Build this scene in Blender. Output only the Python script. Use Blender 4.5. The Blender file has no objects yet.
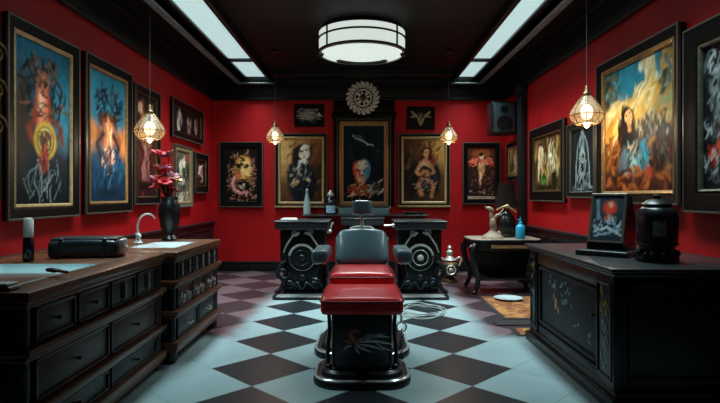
import bpy, bmesh, math, random
import numpy as np
from mathutils import Vector, Matrix, Euler
random.seed(4)
PI = math.pi
SC = bpy.context.scene
COL = SC.collection
EYE = 1.28                      # camera height
def PX(px, d): return (px - 362.0) * d / 535.0
def PZ(py, d): return EYE + (196.0 - py) * d / 535.0

# ------------------------------------------------------------------ colour + materials
def lin(c): return c / 12.92 if c <= 0.04045 else ((c + 0.055) / 1.055) ** 2.4
def H(h, k=1.0):
    h = h.lstrip('#')
    return tuple(min(1.0, lin(int(h[i:i + 2], 16) / 255.0) * k) for i in (0, 2, 4))
def new_mat(name):
    m = bpy.data.materials.new(name); m.use_nodes = True
    nt = m.node_tree
    return m, nt, nt.nodes['Principled BSDF']
def mat(name, col, rough=0.5, metal=0.0, vary=0.0, scale=8.0, spec=0.5, bump=0.0, coat=0.0, stretch=None):
    m, nt, b = new_mat(name)
    col = H(col) if isinstance(col, str) else col
    b.inputs['Base Color'].default_value = (*col, 1)
    b.inputs['Roughness'].default_value = rough
    b.inputs['Metallic'].default_value = metal
    b.inputs['Specular IOR Level'].default_value = spec
    if coat: 
        b.inputs['Coat Weight'].default_value = coat; b.inputs['Coat Roughness'].default_value = 0.15
    if vary or bump:
        tc = nt.nodes.new('ShaderNodeTexCoord')
        nz = nt.nodes.new('ShaderNodeTexNoise'); nz.inputs['Scale'].default_value = scale
        nz.inputs['Detail'].default_value = 6
        src = tc.outputs['Object']
        if stretch:
            mp = nt.nodes.new('ShaderNodeMapping'); mp.inputs['Scale'].default_value = stretch
            nt.links.new(src, mp.inputs['Vector']); src = mp.outputs['Vector']
        nt.links.new(src, nz.inputs['Vector'])
        if vary:
            r = nt.nodes.new('ShaderNodeValToRGB')
            r.color_ramp.elements[0].position = 0.3; r.color_ramp.elements[1].position = 0.7
            r.color_ramp.elements[0].color = (*[c * (1 - vary) for c in col], 1)
            r.color_ramp.elements[1].color = (*[min(1, c * (1 + vary)) for c in col], 1)
            nt.links.new(nz.outputs['Fac'], r.inputs['Fac']); nt.links.new(r.outputs['Color'], b.inputs['Base Color'])
        if bump:
            bp = nt.nodes.new('ShaderNodeBump'); bp.inputs['Strength'].default_value = bump; bp.inputs['Distance'].default_value = 0.02
            nt.links.new(nz.outputs['Fac'], bp.inputs['Height']); nt.links.new(bp.outputs['Normal'], b.inputs['Normal'])
    return m
def emis(name, col, strength):
    m, nt, b = new_mat(name)
    b.inputs['Base Color'].default_value = (*H(col), 1)
    b.inputs['Emission Color'].default_value = (*H(col), 1)
    b.inputs['Emission Strength'].default_value = strength
    return m
def thin_glass(name, col, clear=0.7, rough=0.08):
    m, nt, b = new_mat(name)
    b.inputs['Base Color'].default_value = (*H(col), 1); b.inputs['Roughness'].default_value = rough
    t = nt.nodes.new('ShaderNodeBsdfTransparent'); t.inputs['Color'].default_value = (*H(col), 1)
    mx = nt.nodes.new('ShaderNodeMixShader'); mx.inputs['Fac'].default_value = clear
    nt.links.new(b.outputs[0], mx.inputs[1]); nt.links.new(t.outputs[0], mx.inputs[2])
    nt.links.new(mx.outputs[0], nt.nodes['Material Output'].inputs['Surface'])
    return m

M = {}
M['red_wall'] = mat('red_wall', '#b00a12', 0.55, vary=0.16, scale=2.5, bump=0.05, spec=0.3)
M['black_paint'] = mat('black_paint', '#0d0f11', 0.5, vary=0.2, scale=3, spec=0.4)
M['ceiling'] = mat('ceiling_black', '#090b0d', 0.6, vary=0.2, scale=2, spec=0.3)
M['wainscot'] = mat('wainscot_black', '#14171a', 0.4, vary=0.2, scale=6)
M['frame_black'] = mat('frame_black', '#050506', 0.45, spec=0.16)
M['frame_edge'] = mat('frame_edge', '#5c584e', 0.4, metal=0.3)
M['gold'] = mat('antique_gold', '#a27a4c', 0.38, metal=0.4, vary=0.3, scale=30)
M['pale_gold'] = mat('pale_gold', '#b59a6e', 0.45, metal=0.4, vary=0.25, scale=25)
M['silver_frame'] = mat('silver_frame', '#8e8a78', 0.4, metal=0.6, vary=0.3, scale=25)
M['bronze'] = mat('bronze', '#6b5236', 0.4, metal=0.8, vary=0.3, scale=25)
M['silver'] = mat('old_silver', '#bcbfb6', 0.34, metal=0.35, vary=0.3, scale=30)
M['pale_silver'] = mat('pale_silver', '#dcdacf', 0.4, vary=0.25, scale=30)
M['chrome'] = mat('chrome', '#dde5e6', 0.2, metal=0.6)
M['dark_steel'] = mat('dark_steel', '#3b4246', 0.3, metal=0.85, vary=0.2, scale=15)
M['black_metal'] = mat('black_metal', '#0e1113', 0.34, metal=0.1, vary=0.25, scale=14)
M['red_leather'] = mat('red_leather', '#e0222a', 0.38, vary=0.08, scale=10, bump=0.04, coat=0.6)
M['red_piping'] = mat('red_piping', '#5f0a10', 0.4)
M['panel_leather'] = mat('panel_leather', '#1c272d', 0.36, vary=0.1, scale=10, bump=0.04, coat=0.3)
M['black_leather'] = mat('black_leather', '#4a6a72', 0.42, vary=0.1, scale=10, bump=0.04, coat=0.5)
M['wood_dark'] = mat('wood_dark', '#0b0c0d', 0.42, vary=0.3, scale=6, stretch=(6, 1, 6), bump=0.03)
M['wood_brown'] = mat('wood_brown', '#5e3820', 0.38, vary=0.35, scale=6, stretch=(9, 1, 9), bump=0.03, coat=0.2)
M['wood_red'] = mat('wood_red', '#3c2019', 0.42, vary=0.35, scale=6, stretch=(9, 1, 9), bump=0.03)
M['top_grey'] = mat('top_black_lacquer', '#262b2d', 0.33, vary=0.25, scale=5, stretch=(8, 1, 1), coat=0.3)
M['ceramic'] = mat('ceramic', '#c9d6d6', 0.15, coat=0.5)
M['basin_teal'] = mat('basin_glaze', '#a6ccd0', 0.15, vary=0.12, scale=4, coat=0.5)
M['white'] = mat('white_cloth', '#d5d8d4', 0.7, vary=0.05)
M['teal_plastic'] = mat('teal_plastic', '#1f93b4', 0.3, coat=0.2)
M['label_blue'] = mat('label_blue', '#8fb4d8', 0.5, vary=0.5, scale=40)
M['label_grey'] = mat('label_grey', '#7e8a8c', 0.5, vary=0.5, scale=40)
M['stone'] = mat('stone_beige', '#8a7868', 0.4, vary=0.3, scale=14)
M['bone'] = mat('bone', '#84715c', 0.5, vary=0.35, scale=18)
M['shade_brown'] = mat('shade_brown', '#17100c', 0.9, spec=0.1, vary=0.3, scale=25, stretch=(1, 1, 0.1))
M['petal_red'] = mat('petal_red', '#bb1c28', 0.6, vary=0.3, scale=20)
M['petal_pink'] = mat('petal_pink', '#9c5468', 0.6, vary=0.3, scale=20)
M['petal_gold'] = mat('petal_gold', '#c9a06a', 0.6, vary=0.2, scale=20)
M['stem'] = mat('stem_green', '#20301d', 0.6)
M['cable'] = mat('cable_grey', '#8b9492', 0.45)
M['grille_blue'] = mat('grille_blue', '#34424a', 0.4, vary=0.3, scale=60)
M['lip_grey'] = mat('lip_grey', '#8a9498', 0.4, metal=0.2)
M['door_paint'] = mat('door_paint', '#131c22', 0.55, vary=0.3, scale=5)
M['navy_glass'] = mat('navy_glass', '#0b1626', 0.12, coat=0.5)
M['sky_pane'] = emis('sky_pane', '#c4e2e2', 0.8)
M['drum_glow'] = emis('drum_glow', '#dde9e2', 0.85)
M['bulb'] = emis('bulb_warm', '#fff0d6', 2.6)
M['lantern_glass'] = thin_glass('lantern_glass', '#f8ecd2', 0.74, 0.12)
M['clear_glass'] = thin_glass('clear_glass', '#c6e2e4', 0.45, 0.08)
M['decal_silver'] = mat('decal_silver', '#f2f6f8', 0.4, vary=0.3, scale=40)
M['decal_rust'] = mat('decal_rust', '#d87a54', 0.5, vary=0.3, scale=40)
M['decal_yellow'] = mat('decal_yellow', '#b59a45', 0.5, vary=0.3, scale=40)
M['decal_blue'] = mat('decal_blue', '#6f8fa0', 0.5, vary=0.4, scale=40)

def make_canvas_mat():
    m, nt, b = new_mat('painted_canvas')
    a = nt.nodes.new('ShaderNodeAttribute'); a.attribute_name = 'Col'
    nt.links.new(a.outputs['Color'], b.inputs['Base Color'])
    b.inputs['Roughness'].default_value = 0.55; b.inputs['Specular IOR Level'].default_value = 0.15
    return m
M['canvas'] = make_canvas_mat()

def math_node(nt, op, a, b=None, c=None):
    n = nt.nodes.new('ShaderNodeMath'); n.operation = op
    for i, v in enumerate((a, b, c)):
        if v is None: continue
        if isinstance(v, (int, float)): n.inputs[i].default_value = v
        else: nt.links.new(v, n.inputs[i])
    return n.outputs[0]
def mix_col(nt, fac, a, b):
    n = nt.nodes.new('ShaderNodeMix'); n.data_type = 'RGBA'
    for sock, v in ((n.inputs[0], fac), (n.inputs[6], a), (n.inputs[7], b)):
        if isinstance(v, (int, float)): sock.default_value = v
        elif isinstance(v, tuple): sock.default_value = (*v, 1)
        else: nt.links.new(v, sock)
    return n.outputs[2]
def make_floor_mat():
    m, nt, b = new_mat('checker_marble')
    tc = nt.nodes.new('ShaderNodeTexCoord'); sp = nt.nodes.new('ShaderNodeSeparateXYZ')
    nt.links.new(tc.outputs['Object'], sp.inputs[0])
    X, Y = sp.outputs[0], sp.outputs[1]
    D = 0.742
    ys = math_node(nt, 'SUBTRACT', Y, 3.6 - 10 * D + 0.0)
    u = math_node(nt, 'DIVIDE', math_node(nt, 'ADD', ys, math_node(nt, 'ADD', X, 20 * D)), D)
    v = math_node(nt, 'DIVIDE', math_node(nt, 'SUBTRACT', ys, math_node(nt, 'SUBTRACT', X, 20 * D)), D)
    fu, fv = math_node(nt, 'FLOOR', u), math_node(nt, 'FLOOR', v)
    par = math_node(nt, 'MODULO', math_node(nt, 'ADD', fu, fv), 2.0)
    # grout: distance to tile edge
    gu = math_node(nt, 'ABSOLUTE', math_node(nt, 'SUBTRACT', math_node(nt, 'FRACT', u), 0.5))
    gv = math_node(nt, 'ABSOLUTE', math_node(nt, 'SUBTRACT', math_node(nt, 'FRACT', v), 0.5))
    gr = math_node(nt, 'GREATER_THAN', math_node(nt, 'MAXIMUM', gu, gv), 0.494)
    nz = nt.nodes.new('ShaderNodeTexNoise'); nz.inputs['Scale'].default_value = 3.0; nz.inputs['Detail'].default_value = 8
    nz.inputs['Distortion'].default_value = 1.2
    nt.links.new(tc.outputs['Object'], nz.inputs['Vector'])
    pale = mix_col(nt, nz.outputs['Fac'], H('#788f92'), H('#94a9aa'))
    dark = mix_col(nt, nz.outputs['Fac'], H('#0c1115'), H('#20272c'))
    chk = mix_col(nt, par, dark, pale)
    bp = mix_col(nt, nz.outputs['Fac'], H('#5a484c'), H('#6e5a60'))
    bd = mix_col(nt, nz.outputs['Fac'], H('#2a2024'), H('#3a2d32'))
    refl_tint = mix_col(nt, par, bd, bp)  # mauve tile tones: the red wall's reflection painted into the floor colour
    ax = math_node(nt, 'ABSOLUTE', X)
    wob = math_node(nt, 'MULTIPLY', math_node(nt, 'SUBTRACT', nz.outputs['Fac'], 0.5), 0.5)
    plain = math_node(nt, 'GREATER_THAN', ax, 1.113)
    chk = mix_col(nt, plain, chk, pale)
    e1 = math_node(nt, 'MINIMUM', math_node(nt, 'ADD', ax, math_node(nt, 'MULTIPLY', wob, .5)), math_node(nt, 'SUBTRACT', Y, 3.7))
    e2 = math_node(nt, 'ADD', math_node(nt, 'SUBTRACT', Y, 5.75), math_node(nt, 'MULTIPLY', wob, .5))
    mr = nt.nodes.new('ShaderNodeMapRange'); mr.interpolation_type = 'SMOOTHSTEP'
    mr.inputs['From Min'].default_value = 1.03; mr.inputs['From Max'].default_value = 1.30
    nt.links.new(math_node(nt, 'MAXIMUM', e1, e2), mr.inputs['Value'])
    c = mix_col(nt, mr.outputs[0], chk, refl_tint)
    c = mix_col(nt, math_node(nt, 'MULTIPLY', gr, 0.5), c, H('#20282a'))
    nt.links.new(c, b.inputs['Base Color'])
    b.inputs['Roughness'].default_value = 0.34
    b.inputs['Specular IOR Level'].default_value = 0.45
    return m
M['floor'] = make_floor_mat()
def make_rug_mat():
    m, nt, b = new_mat('woven_rug')
    tc = nt.nodes.new('ShaderNodeTexCoord')
    vo = nt.nodes.new('ShaderNodeTexVoronoi'); vo.inputs['Scale'].default_value = 9.0; vo.distance = 'MANHATTAN'
    nt.links.new(tc.outputs['Object'], vo.inputs['Vector'])
    r = nt.nodes.new('ShaderNodeValToRGB'); r.color_ramp.interpolation = 'CONSTANT'
    es = r.color_ramp.elements
    es[0].color = (*H('#2a1710'), 1); es[1].position = 0.28; es[1].color = (*H('#6c3614'), 1)
    e = es.new(0.5); e.color = (*H('#84481a'), 1); e = es.new(0.72); e.color = (*H('#4a2013'), 1); e = es.new(0.85); e.color = (*H('#946430'), 1)
    nt.links.new(vo.outputs['Distance'], r.inputs['Fac'])
    nt.links.new(r.outputs['Color'], b.inputs['Base Color']); b.inputs['Roughness'].default_value = 0.9
    return m
M['rug'] = make_rug_mat()
M['rug_border'] = mat('rug_border', '#15100f', 0.9, vary=0.3, scale=30)

# ------------------------------------------------------------------ mesh builders
def B(): return bmesh.new()
def grid_axis(half, r, k, m):
    inner = max(half - r, 0.0)
    band = [half - r + r * math.sin(PI / 2 * i / k) for i in range(1, k + 1)] if r > 0 else []
    flat = [-inner + 2 * inner * i / m for i in range(m + 1)] if inner > 1e-9 else [0.0]
    return [-x for x in reversed(band)] + flat + band
def rbox(bm, c, s, r=0.004, k=1, m=1, bulge=None, mtx=None):
    """rounded box, centre c, full size s; bulge(p)->p works in box coordinates"""
    hx, hy, hz = s[0] / 2, s[1] / 2, s[2] / 2
    r = min(r, hx * 0.999, hy * 0.999, hz * 0.999)
    ax = [grid_axis(h, r, k, m) for h in (hx, hy, hz)]
    # band coordinates in cube space must be uniform: push to the cube surface then project
    cache = {}
    def vert(p):
        key = tuple(round(x, 7) for x in p)
        if key in cache: return cache[key]
        q = [max(-(h - r), min(h - r, x)) for h, x in zip((hx, hy, hz), p)]
        d = Vector([a - b for a, b in zip(p, q)])
        if d.length > 1e-9: d = d.normalized() * r
        v = Vector(q) + d
        if bulge: v = Vector(bulge(v))
        v = v + Vector(c)
        if mtx: v = mtx @ v
        cache[key] = bm.verts.new(v)
        return cache[key]
    H3 = (hx, hy, hz)
    for a in range(3):
        b_, c_ = (a + 1) % 3, (a + 2) % 3
        for sgn in (-1, 1):
            for i in range(len(ax[b_]) - 1):
                for j in range(len(ax[c_]) - 1):
                    pts = []
                    for (ii, jj) in ((i, j), (i + 1, j), (i + 1, j + 1), (i, j + 1)):
                        p = [0, 0, 0]; p[a] = sgn * H3[a]; p[b_] = ax[b_][ii]; p[c_] = ax[c_][jj]
                        pts.append(vert(p))
                    if sgn < 0: pts.reverse()
                    if len(set(pts)) >= 3:
                        try: bm.faces.new(list(dict.fromkeys(pts)))
                        except ValueError: pass
    return bm
def bx(bm, x0, x1, y0, y1, z0, z1, r=0.004, **k):
    return rbox(bm, ((x0 + x1) / 2, (y0 + y1) / 2, (z0 + z1) / 2), (abs(x1 - x0), abs(y1 - y0), abs(z1 - z0)), r, **k)
def lathe(bm, prof, segs=20, c=(0, 0, 0), mtx=None, cap=True):
    rings = []
    for (r, z) in prof:
        ring = []
        for i in range(segs):
            a = 2 * PI * i / segs
            v = Vector((r * math.cos(a), r * math.sin(a), z))
            if mtx: v = mtx @ v
            ring.append(bm.verts.new(v + Vector(c)))
        rings.append(ring)
    for a, b_ in zip(rings, rings[1:]):
        for i in range(segs):
            j = (i + 1) % segs
            bm.faces.new((a[i], a[j], b_[j], b_[i]))
    if cap:
        if prof[0][0] > 1e-5: bm.faces.new(list(reversed(rings[0])))
        if prof[-1][0] > 1e-5: bm.faces.new(rings[-1])
    return bm
def tube(bm, pts, r, segs=8, closed=False, r1=None):
    pts = [Vector(p) for p in pts]; n = len(pts)
    up = Vector((0.123, 0.31, 0.94)).normalized()
    rings = []
    prev = None
    for i, p in enumerate(pts):
        if closed: t = pts[(i + 1) % n] - pts[i - 1]
        else: t = pts[min(i + 1, n - 1)] - pts[max(i - 1, 0)]
        t.normalize()
        if prev is None:
            s = t.cross(up)
            if s.length < 1e-3: s = t.cross(Vector((1, 0, 0)))
        else:
            s = prev - t * prev.dot(t)
        s.normalize(); prev = s
        w = t.cross(s)
        rr = r if r1 is None else r + (r1 - r) * i / max(1, n - 1)
        rings.append([bm.verts.new(p + (s * math.cos(2 * PI * j / segs) + w * math.sin(2 * PI * j / segs)) * rr) for j in range(segs)])
    m = n if closed else n - 1
    for i in range(m):
        a, b_ = rings[i], rings[(i + 1) % n]
        for j in range(segs):
            k = (j + 1) % segs
            bm.faces.new((a[j], a[k], b_[k], b_[j]))
    if not closed:
        bm.faces.new(list(reversed(rings[0]))); bm.faces.new(rings[-1])
    return bm
def ring_pts(c, r, axis='y', n=28, a0=0.0, a1=2 * PI, closed=True, ry=None):
    ry = r if ry is None else ry
    out = []
    cnt = n if closed else n + 1
    for i in range(cnt):
        a = a0 + (a1 - a0) * i / n
        u, v = r * math.cos(a), ry * math.sin(a)
        out.append({'y': (c[0] + u, c[1], c[2] + v), 'z': (c[0] + u, c[1] + v, c[2]), 'x': (c[0], c[1] + u, c[2] + v)}[axis])
    return out
def spiral(c, r0, r1, turns, axis='y', n=26, a0=0.0, sgn=1):
    out = []
    for i in range(n + 1):
        t = i / n; a = a0 + sgn * turns * 2 * PI * t; r = r0 + (r1 - r0) * t
        u, v = r * math.cos(a), r * math.sin(a)
        out.append({'y': (c[0] + u, c[1], c[2] + v), 'x': (c[0], c[1] + u, c[2] + v), 'z': (c[0] + u, c[1] + v, c[2])}[axis])
    return out
def smooth(pts, n=6):
    pts = [Vector(p) for p in pts]; out = []
    for i in range(len(pts) - 1):
        p0, p1, p2, p3 = pts[max(i - 1, 0)], pts[i], pts[i + 1], pts[min(i + 2, len(pts) - 1)]
        for k in range(n):
            t = k / n
            out.append(0.5 * ((2 * p1) + (p2 - p0) * t + (2 * p0 - 5 * p1 + 4 * p2 - p3) * t * t + (3 * p1 - p0 - 3 * p2 + p3) * t ** 3))
    out.append(pts[-1])
    return out
def rrect(w, d, r, n=8):
    out = []
    for (sx, sy, a0) in ((1, 1, 0), (-1, 1, PI / 2), (-1, -1, PI), (1, -1, 3 * PI / 2)):
        for i in range(n + 1):
            a = a0 + PI / 2 * i / n
            out.append((sx * (w / 2 - r) + r * math.cos(a), sy * (d / 2 - r) + r * math.sin(a)))
    return out
def loft(bm, layers):
    """layers: list of (outline [(x,y)], z) with equal counts"""
    rings = [[bm.verts.new((x, y, z)) for (x, y) in o] for (o, z) in layers]
    n = len(rings[0])
    for a, b_ in zip(rings, rings[1:]):
        for i in range(n):
            j = (i + 1) % n
            bm.faces.new((a[i], a[j], b_[j], b_[i]))
    bm.faces.new(list(reversed(rings[0]))); bm.faces.new(rings[-1])
    return bm
def prism(bm, outline, y0, y1, mtx=None):
    """outline in (x,z), extruded along y"""
    a = [bm.verts.new((mtx @ Vector((x, y0, z))) if mtx else (x, y0, z)) for x, z in outline]
    b_ = [bm.verts.new((mtx @ Vector((x, y1, z))) if mtx else (x, y1, z)) for x, z in outline]
    n = len(outline)
    for i in range(n):
        j = (i + 1) % n
        bm.faces.new((a[i], a[j], b_[j], b_[i]))
    bm.faces.new(list(reversed(a))); bm.faces.new(b_)
    return bm
def ball(bm, c, r, seg=12, rings=8, s=(1, 1, 1), mtx=None):
    prof = [(r * math.sin(PI * i / rings) + (1e-6 if i in (0, rings) else 0), -r * math.cos(PI * i / rings)) for i in range(rings + 1)]
    m = Matrix.Diagonal((*s, 1))
    if mtx: m = mtx @ m
    return lathe(bm, prof, seg, c, m, cap=False)

# ------------------------------------------------------------------ object helpers
def finish(me, angle=40):
    bm = bmesh.new(); bm.from_mesh(me)
    bmesh.ops.remove_doubles(bm, verts=bm.verts, dist=1e-5)
    bmesh.ops.recalc_face_normals(bm, faces=bm.faces)
    bm.to_mesh(me); bm.free()
    for p in me.polygons: p.use_smooth = True
    me.set_sharp_from_angle(angle=math.radians(angle))
WM = {}
def part(name, bm, m, parent=None, world=False, kind=None, label=None, mtx=None):
    me = bpy.data.meshes.new(name)
    bm.to_mesh(me); bm.free()
    finish(me)
    me.materials.append(M[m] if isinstance(m, str) else m)
    o = bpy.data.objects.new(name, me); COL.objects.link(o)
    WM[o.name] = Matrix.Identity(4)
    if parent is not None:
        o.parent = parent
        pw = WM[parent.name]
        WM[o.name] = pw
        if world: me.transform(pw.inverted())
    if kind: o['kind'] = kind
    if label: o['label'] = label
    return o
def tag(o, label, cat, group=None, kind=None):
    o['label'] = label; o['category'] = cat
    if group: o['group'] = group
    if kind: o['kind'] = kind
    return o
def thing(name, label, cat, loc=(0, 0, 0), rotz=0.0, group=None):
    o = bpy.data.objects.new(name, None); COL.objects.link(o)
    o.empty_display_size = 0.1
    o.location = loc; o.rotation_euler = (0, 0, rotz)
    WM[o.name] = Matrix.Translation(loc) @ Matrix.Rotation(rotz, 4, 'Z')
    return tag(o, label, cat, group)
def dup(root, loc, rotz, label, group=None):
    r = root.copy(); COL.objects.link(r); r.location = loc; r.rotation_euler = (0, 0, rotz)
    r['label'] = label
    if group: r['group'] = group
    for ch in list(root.children):
        c = ch.copy(); COL.objects.link(c); c.parent = r
        for g in list(ch.children):
            d = g.copy(); COL.objects.link(d); d.parent = c
    return r
def struct(name, bm, m): return part(name, bm, m, kind='structure')

# ------------------------------------------------------------------ room
XL, XR, YB, YF, ZC = -2.56, 2.45, 9.15, -1.6, 3.3
ZF = 2.93                                             # underside of the black frieze
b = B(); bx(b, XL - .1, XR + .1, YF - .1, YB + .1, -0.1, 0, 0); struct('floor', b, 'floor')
b = B(); bx(b, XL - .1, XR + .1, YF - .1, YB + .1, ZC, ZC + .1, 0); struct('ceiling', b, 'ceiling')
b = B(); bx(b, XL - .1, XL, YF - .1, YB + .1, 0, ZC, 0); struct('wall_left', b, 'red_wall')
b = B(); bx(b, XR, XR + .1, YF - .1, YB + .1, 0, ZC, 0); struct('wall_right', b, 'red_wall')
b = B(); bx(b, XL, XR, YB, YB + .1, 0, ZC, 0); struct('wall_back', b, 'red_wall')
b = B(); bx(b, XL, XR, YF - .1, YF, 0, ZC, 0); struct('wall_front', b, 'black_paint')
# frieze and crown
def frieze(name, x0, x1, y0, y1, dx, dy):
    b = B()
    bx(b, x0, x1, y0, y1, ZF, ZC, 0.004)
    bx(b, x0 - dx[0], x1 + dx[1], y0 - dy[0], y1 + dy[1], ZF - .02, ZF + .03, 0.006)
    bx(b, x0 - dx[0] * 2, x1 + dx[1] * 2, y0 - dy[0] * 2, y1 + dy[1] * 2, ZC - .09, ZC, 0.01)
    return struct(name, b, 'black_paint')
frieze('trim_1', XL, XL + .03, YF, YB, (0, .02), (0, 0))
frieze('trim_2', XR - .03, XR, YF, YB, (.02, 0), (0, 0))
frieze('trim_3', XL + .05, XR - .05, YB - .03, YB, (0, 0), (.02, 0))
def wainscot(name, sx):
    xw = XL if sx < 0 else XR
    s = 1 if sx < 0 else -1
    b = B()
    bx(b, xw, xw + s * .02, YF, YB, 0, .83, 0.002)
    bx(b, xw, xw + s * .05, YF, YB, .82, .855, 0.008)
    bx(b, xw, xw + s * .035, YF, YB, 0, .16, 0.006)
    y = YF + .2
    while y < YB - 1.0:
        for (a0, a1, z0, z1) in ((y, y + .9, .25, .28), (y, y + .9, .72, .75), (y, y + .03, .25, .75), (y + .87, y + .9, .25, .75)):
            bx(b, xw + s * .015, xw + s * .032, a0, a1, z0, z1, 0.004)
        y += 1.05
    return struct(name, b, 'wainscot')
wainscot('trim_4', -1); wainscot('trim_5', 1)
b = B(); bx(b, XL + .05, XR - .05, YB - .025, YB, 0, .15, 0.004); bx(b, XL + .05, XR - .05, YB - .035, YB, .13, .165, 0.008)
struct('baseboard_back', b, 'black_paint')
# black pilaster on the right wall, ceiling beams
b = B(); bx(b, XR - .10, XR, 7.92, 8.12, 0, ZF, .006); bx(b, XR - .13, XR, 7.89, 8.15, 0, .2, .006); bx(b, XR - .13, XR, 7.89, 8.15, ZF - .14, ZF - .02, .006)
struct('trim_6', b, 'black_paint')
b = B(); bx(b, -1.45, 1.47, 8.55, 8.75, ZC - .09, ZC, .01); bx(b, -1.45, 1.47, 8.5, 8.8, ZC - .03, ZC, .006); struct('trim_7', b, 'black_paint')
b = B(); bx(b, -1.45, 1.45, 3.4, 3.65, ZC - .09, ZC, .01); struct('trim_8', b, 'black_paint')

# ------------------------------------------------------------------ skylights
def skylight(x0, x1, xo, label):
    """pane between x0 and x1, outer lip at xo"""
    ya, yb = 3.25, 8.93
    t = thing('skylight', label, 'skylight', ((x0 + x1) / 2, (ya + yb) / 2, 3.18), 0, 'long ceiling skylights')
    s = -1 if xo < 0 else 1
    xi = s * 1.55
    b = B()
    lo = 3.18
    bx(b, min(xo, xo + s * .07), max(xo, xo + s * .07), ya - .07, yb + .07, lo, ZC, .008)
    bx(b, min(xi, xi - s * .05), max(xi, xi - s * .05), ya - .07, yb + .07, lo, ZC, .008)
    bx(b, min(xi, xo), max(xi, xo), yb, yb + .07, lo, ZC, .008)
    bx(b, min(xi, xo), max(xi, xo), ya - .07, ya, lo, ZC, .008)
    part('frame', b, 'black_metal', t, True)
    b = B()
    bx(b, min(xo, xo + s * .085), max(xo, xo + s * .085), ya - .085, yb + .085, lo - .02, lo - .001, .006)
    bx(b, min(xi - s * .06, xo), max(xi - s * .06, xo), yb - .0, yb + .085, lo - .02, lo - .001, .006)
    part('lip_moulding', b, 'lip_grey', t, True)
    b = B(); bx(b, min(x0, x1), max(x0, x1), 7.84, yb - .005, 3.272, 3.29, .002); part('pane', b, 'sky_pane', t, True)
    b = B(); bx(b, min(x0, x1), max(x0, x1), ya + .005, 7.74, 3.272, 3.29, .002); part('pane', b, 'sky_pane', t, True)
    b = B(); bx(b, min(xi, xo), max(xi, xo), 7.75, 7.83, 3.24, 3.298, .004); part('crossbar', b, 'black_metal', t, True)
    b = B(); xm = x1 if abs(x1) > abs(x0) else x0
    bx(b, min(xm + s * .005, xo - s * .002), max(xm + s * .005, xo - s * .002), ya, yb, 3.25, 3.29, .006); part('gutter', b, 'black_metal', t, True)
    ld = bpy.data.lights.new('skylight_daylight', 'AREA'); ld.shape = 'RECTANGLE'; ld.size = .30; ld.size_y = yb - ya - .1
    ld.energy = SKY_W; ld.spread = math.radians(95); ld.color = (.72, .95, 1.0)
    lo_ = bpy.data.objects.new('skylight_daylight', ld); COL.objects.link(lo_)
    lo_.location = ((x0 + x1) / 2, (ya + yb) / 2, 3.265)
    return t
SKY_W = 86
skylight(-1.56, -1.93, -2.02, 'long white ceiling skylight strip on the side of the wash basins')
skylight(1.56, 1.86, 1.95, 'long white ceiling skylight strip above the black painted sideboard')

# ------------------------------------------------------------------ drum ceiling lamp
def drum():
    cx, cy, R, z0, z1 = 0.0, 6.49, .52, 3.01, 3.255
    t = thing('drum_ceiling_lamp', 'round glowing drum lamp with black bands in the middle of the ceiling', 'ceiling lamp', (cx, cy, z0))
    b = B(); lathe(b, [(R * .96, 3.256), (R * .96, ZC)], 40, (cx, cy, 0)); part('ceiling_plate', b, 'black_metal', t, True)
    b = B(); lathe(b, [(R, z0 + .005), (R, z1)], 56, (cx, cy, 0)); part('drum_shade', b, 'drum_glow', t, True)
    b = B(); lathe(b, [(R * .93, z0 - .012), (R * .93, z0 + .004)], 56, (cx, cy, 0)); part('bottom_diffuser', b, 'drum_glow', t, True)
    for z in (z0 + .004, z0 + .155):
        b = B(); tube(b, ring_pts((cx, cy, z), R + .006, 'z', 56), .012, 8, True); part('band', b, 'black_metal', t, True)
    b = B(); tube(b, ring_pts((cx, cy, z1), R + .004, 'z', 56), .010, 8, True); part('top_rim', b, 'black_metal', t, True)
    b = B(); tube(b, ring_pts((cx, cy, z0 - .008), R * .975, 'z', 56), .012, 8, True); part('bottom_rim', b, 'silver', t, True)
    for a in (-90 - 50, -90 + 50, 90 - 40, 90 + 40):
        a = math.radians(a); b = B()
        tube(b, [(cx + (R + .006) * math.cos(a), cy + (R + .006) * math.sin(a), z) for z in (z0, z0 + .1, z1)], .012, 6)
        part('upright_bar', b, 'black_metal', t, True)
    b = B(); tube(b, ring_pts((cx, cy, z0 - .016), R * .76, 'z', 20, math.radians(40), math.radians(140), False), .03, 8); part('dark_slot', b, 'black_metal', t, True)
    for s in (-1, 1):
        b = B(); ball(b, (cx + s * R * .96, cy - .03, z0 - .012), .042); part('knob', b, 'black_metal', t, True)
    ld = bpy.data.lights.new('drum_bulb', 'AREA'); ld.shape = 'DISK'; ld.size = .9; ld.energy = 55; ld.spread = math.radians(110); ld.color = (.86, .97, .98)
    o = bpy.data.objects.new('drum_bulb', ld); COL.objects.link(o); o.location = (cx, cy, z0 - .05)
drum()

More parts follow.
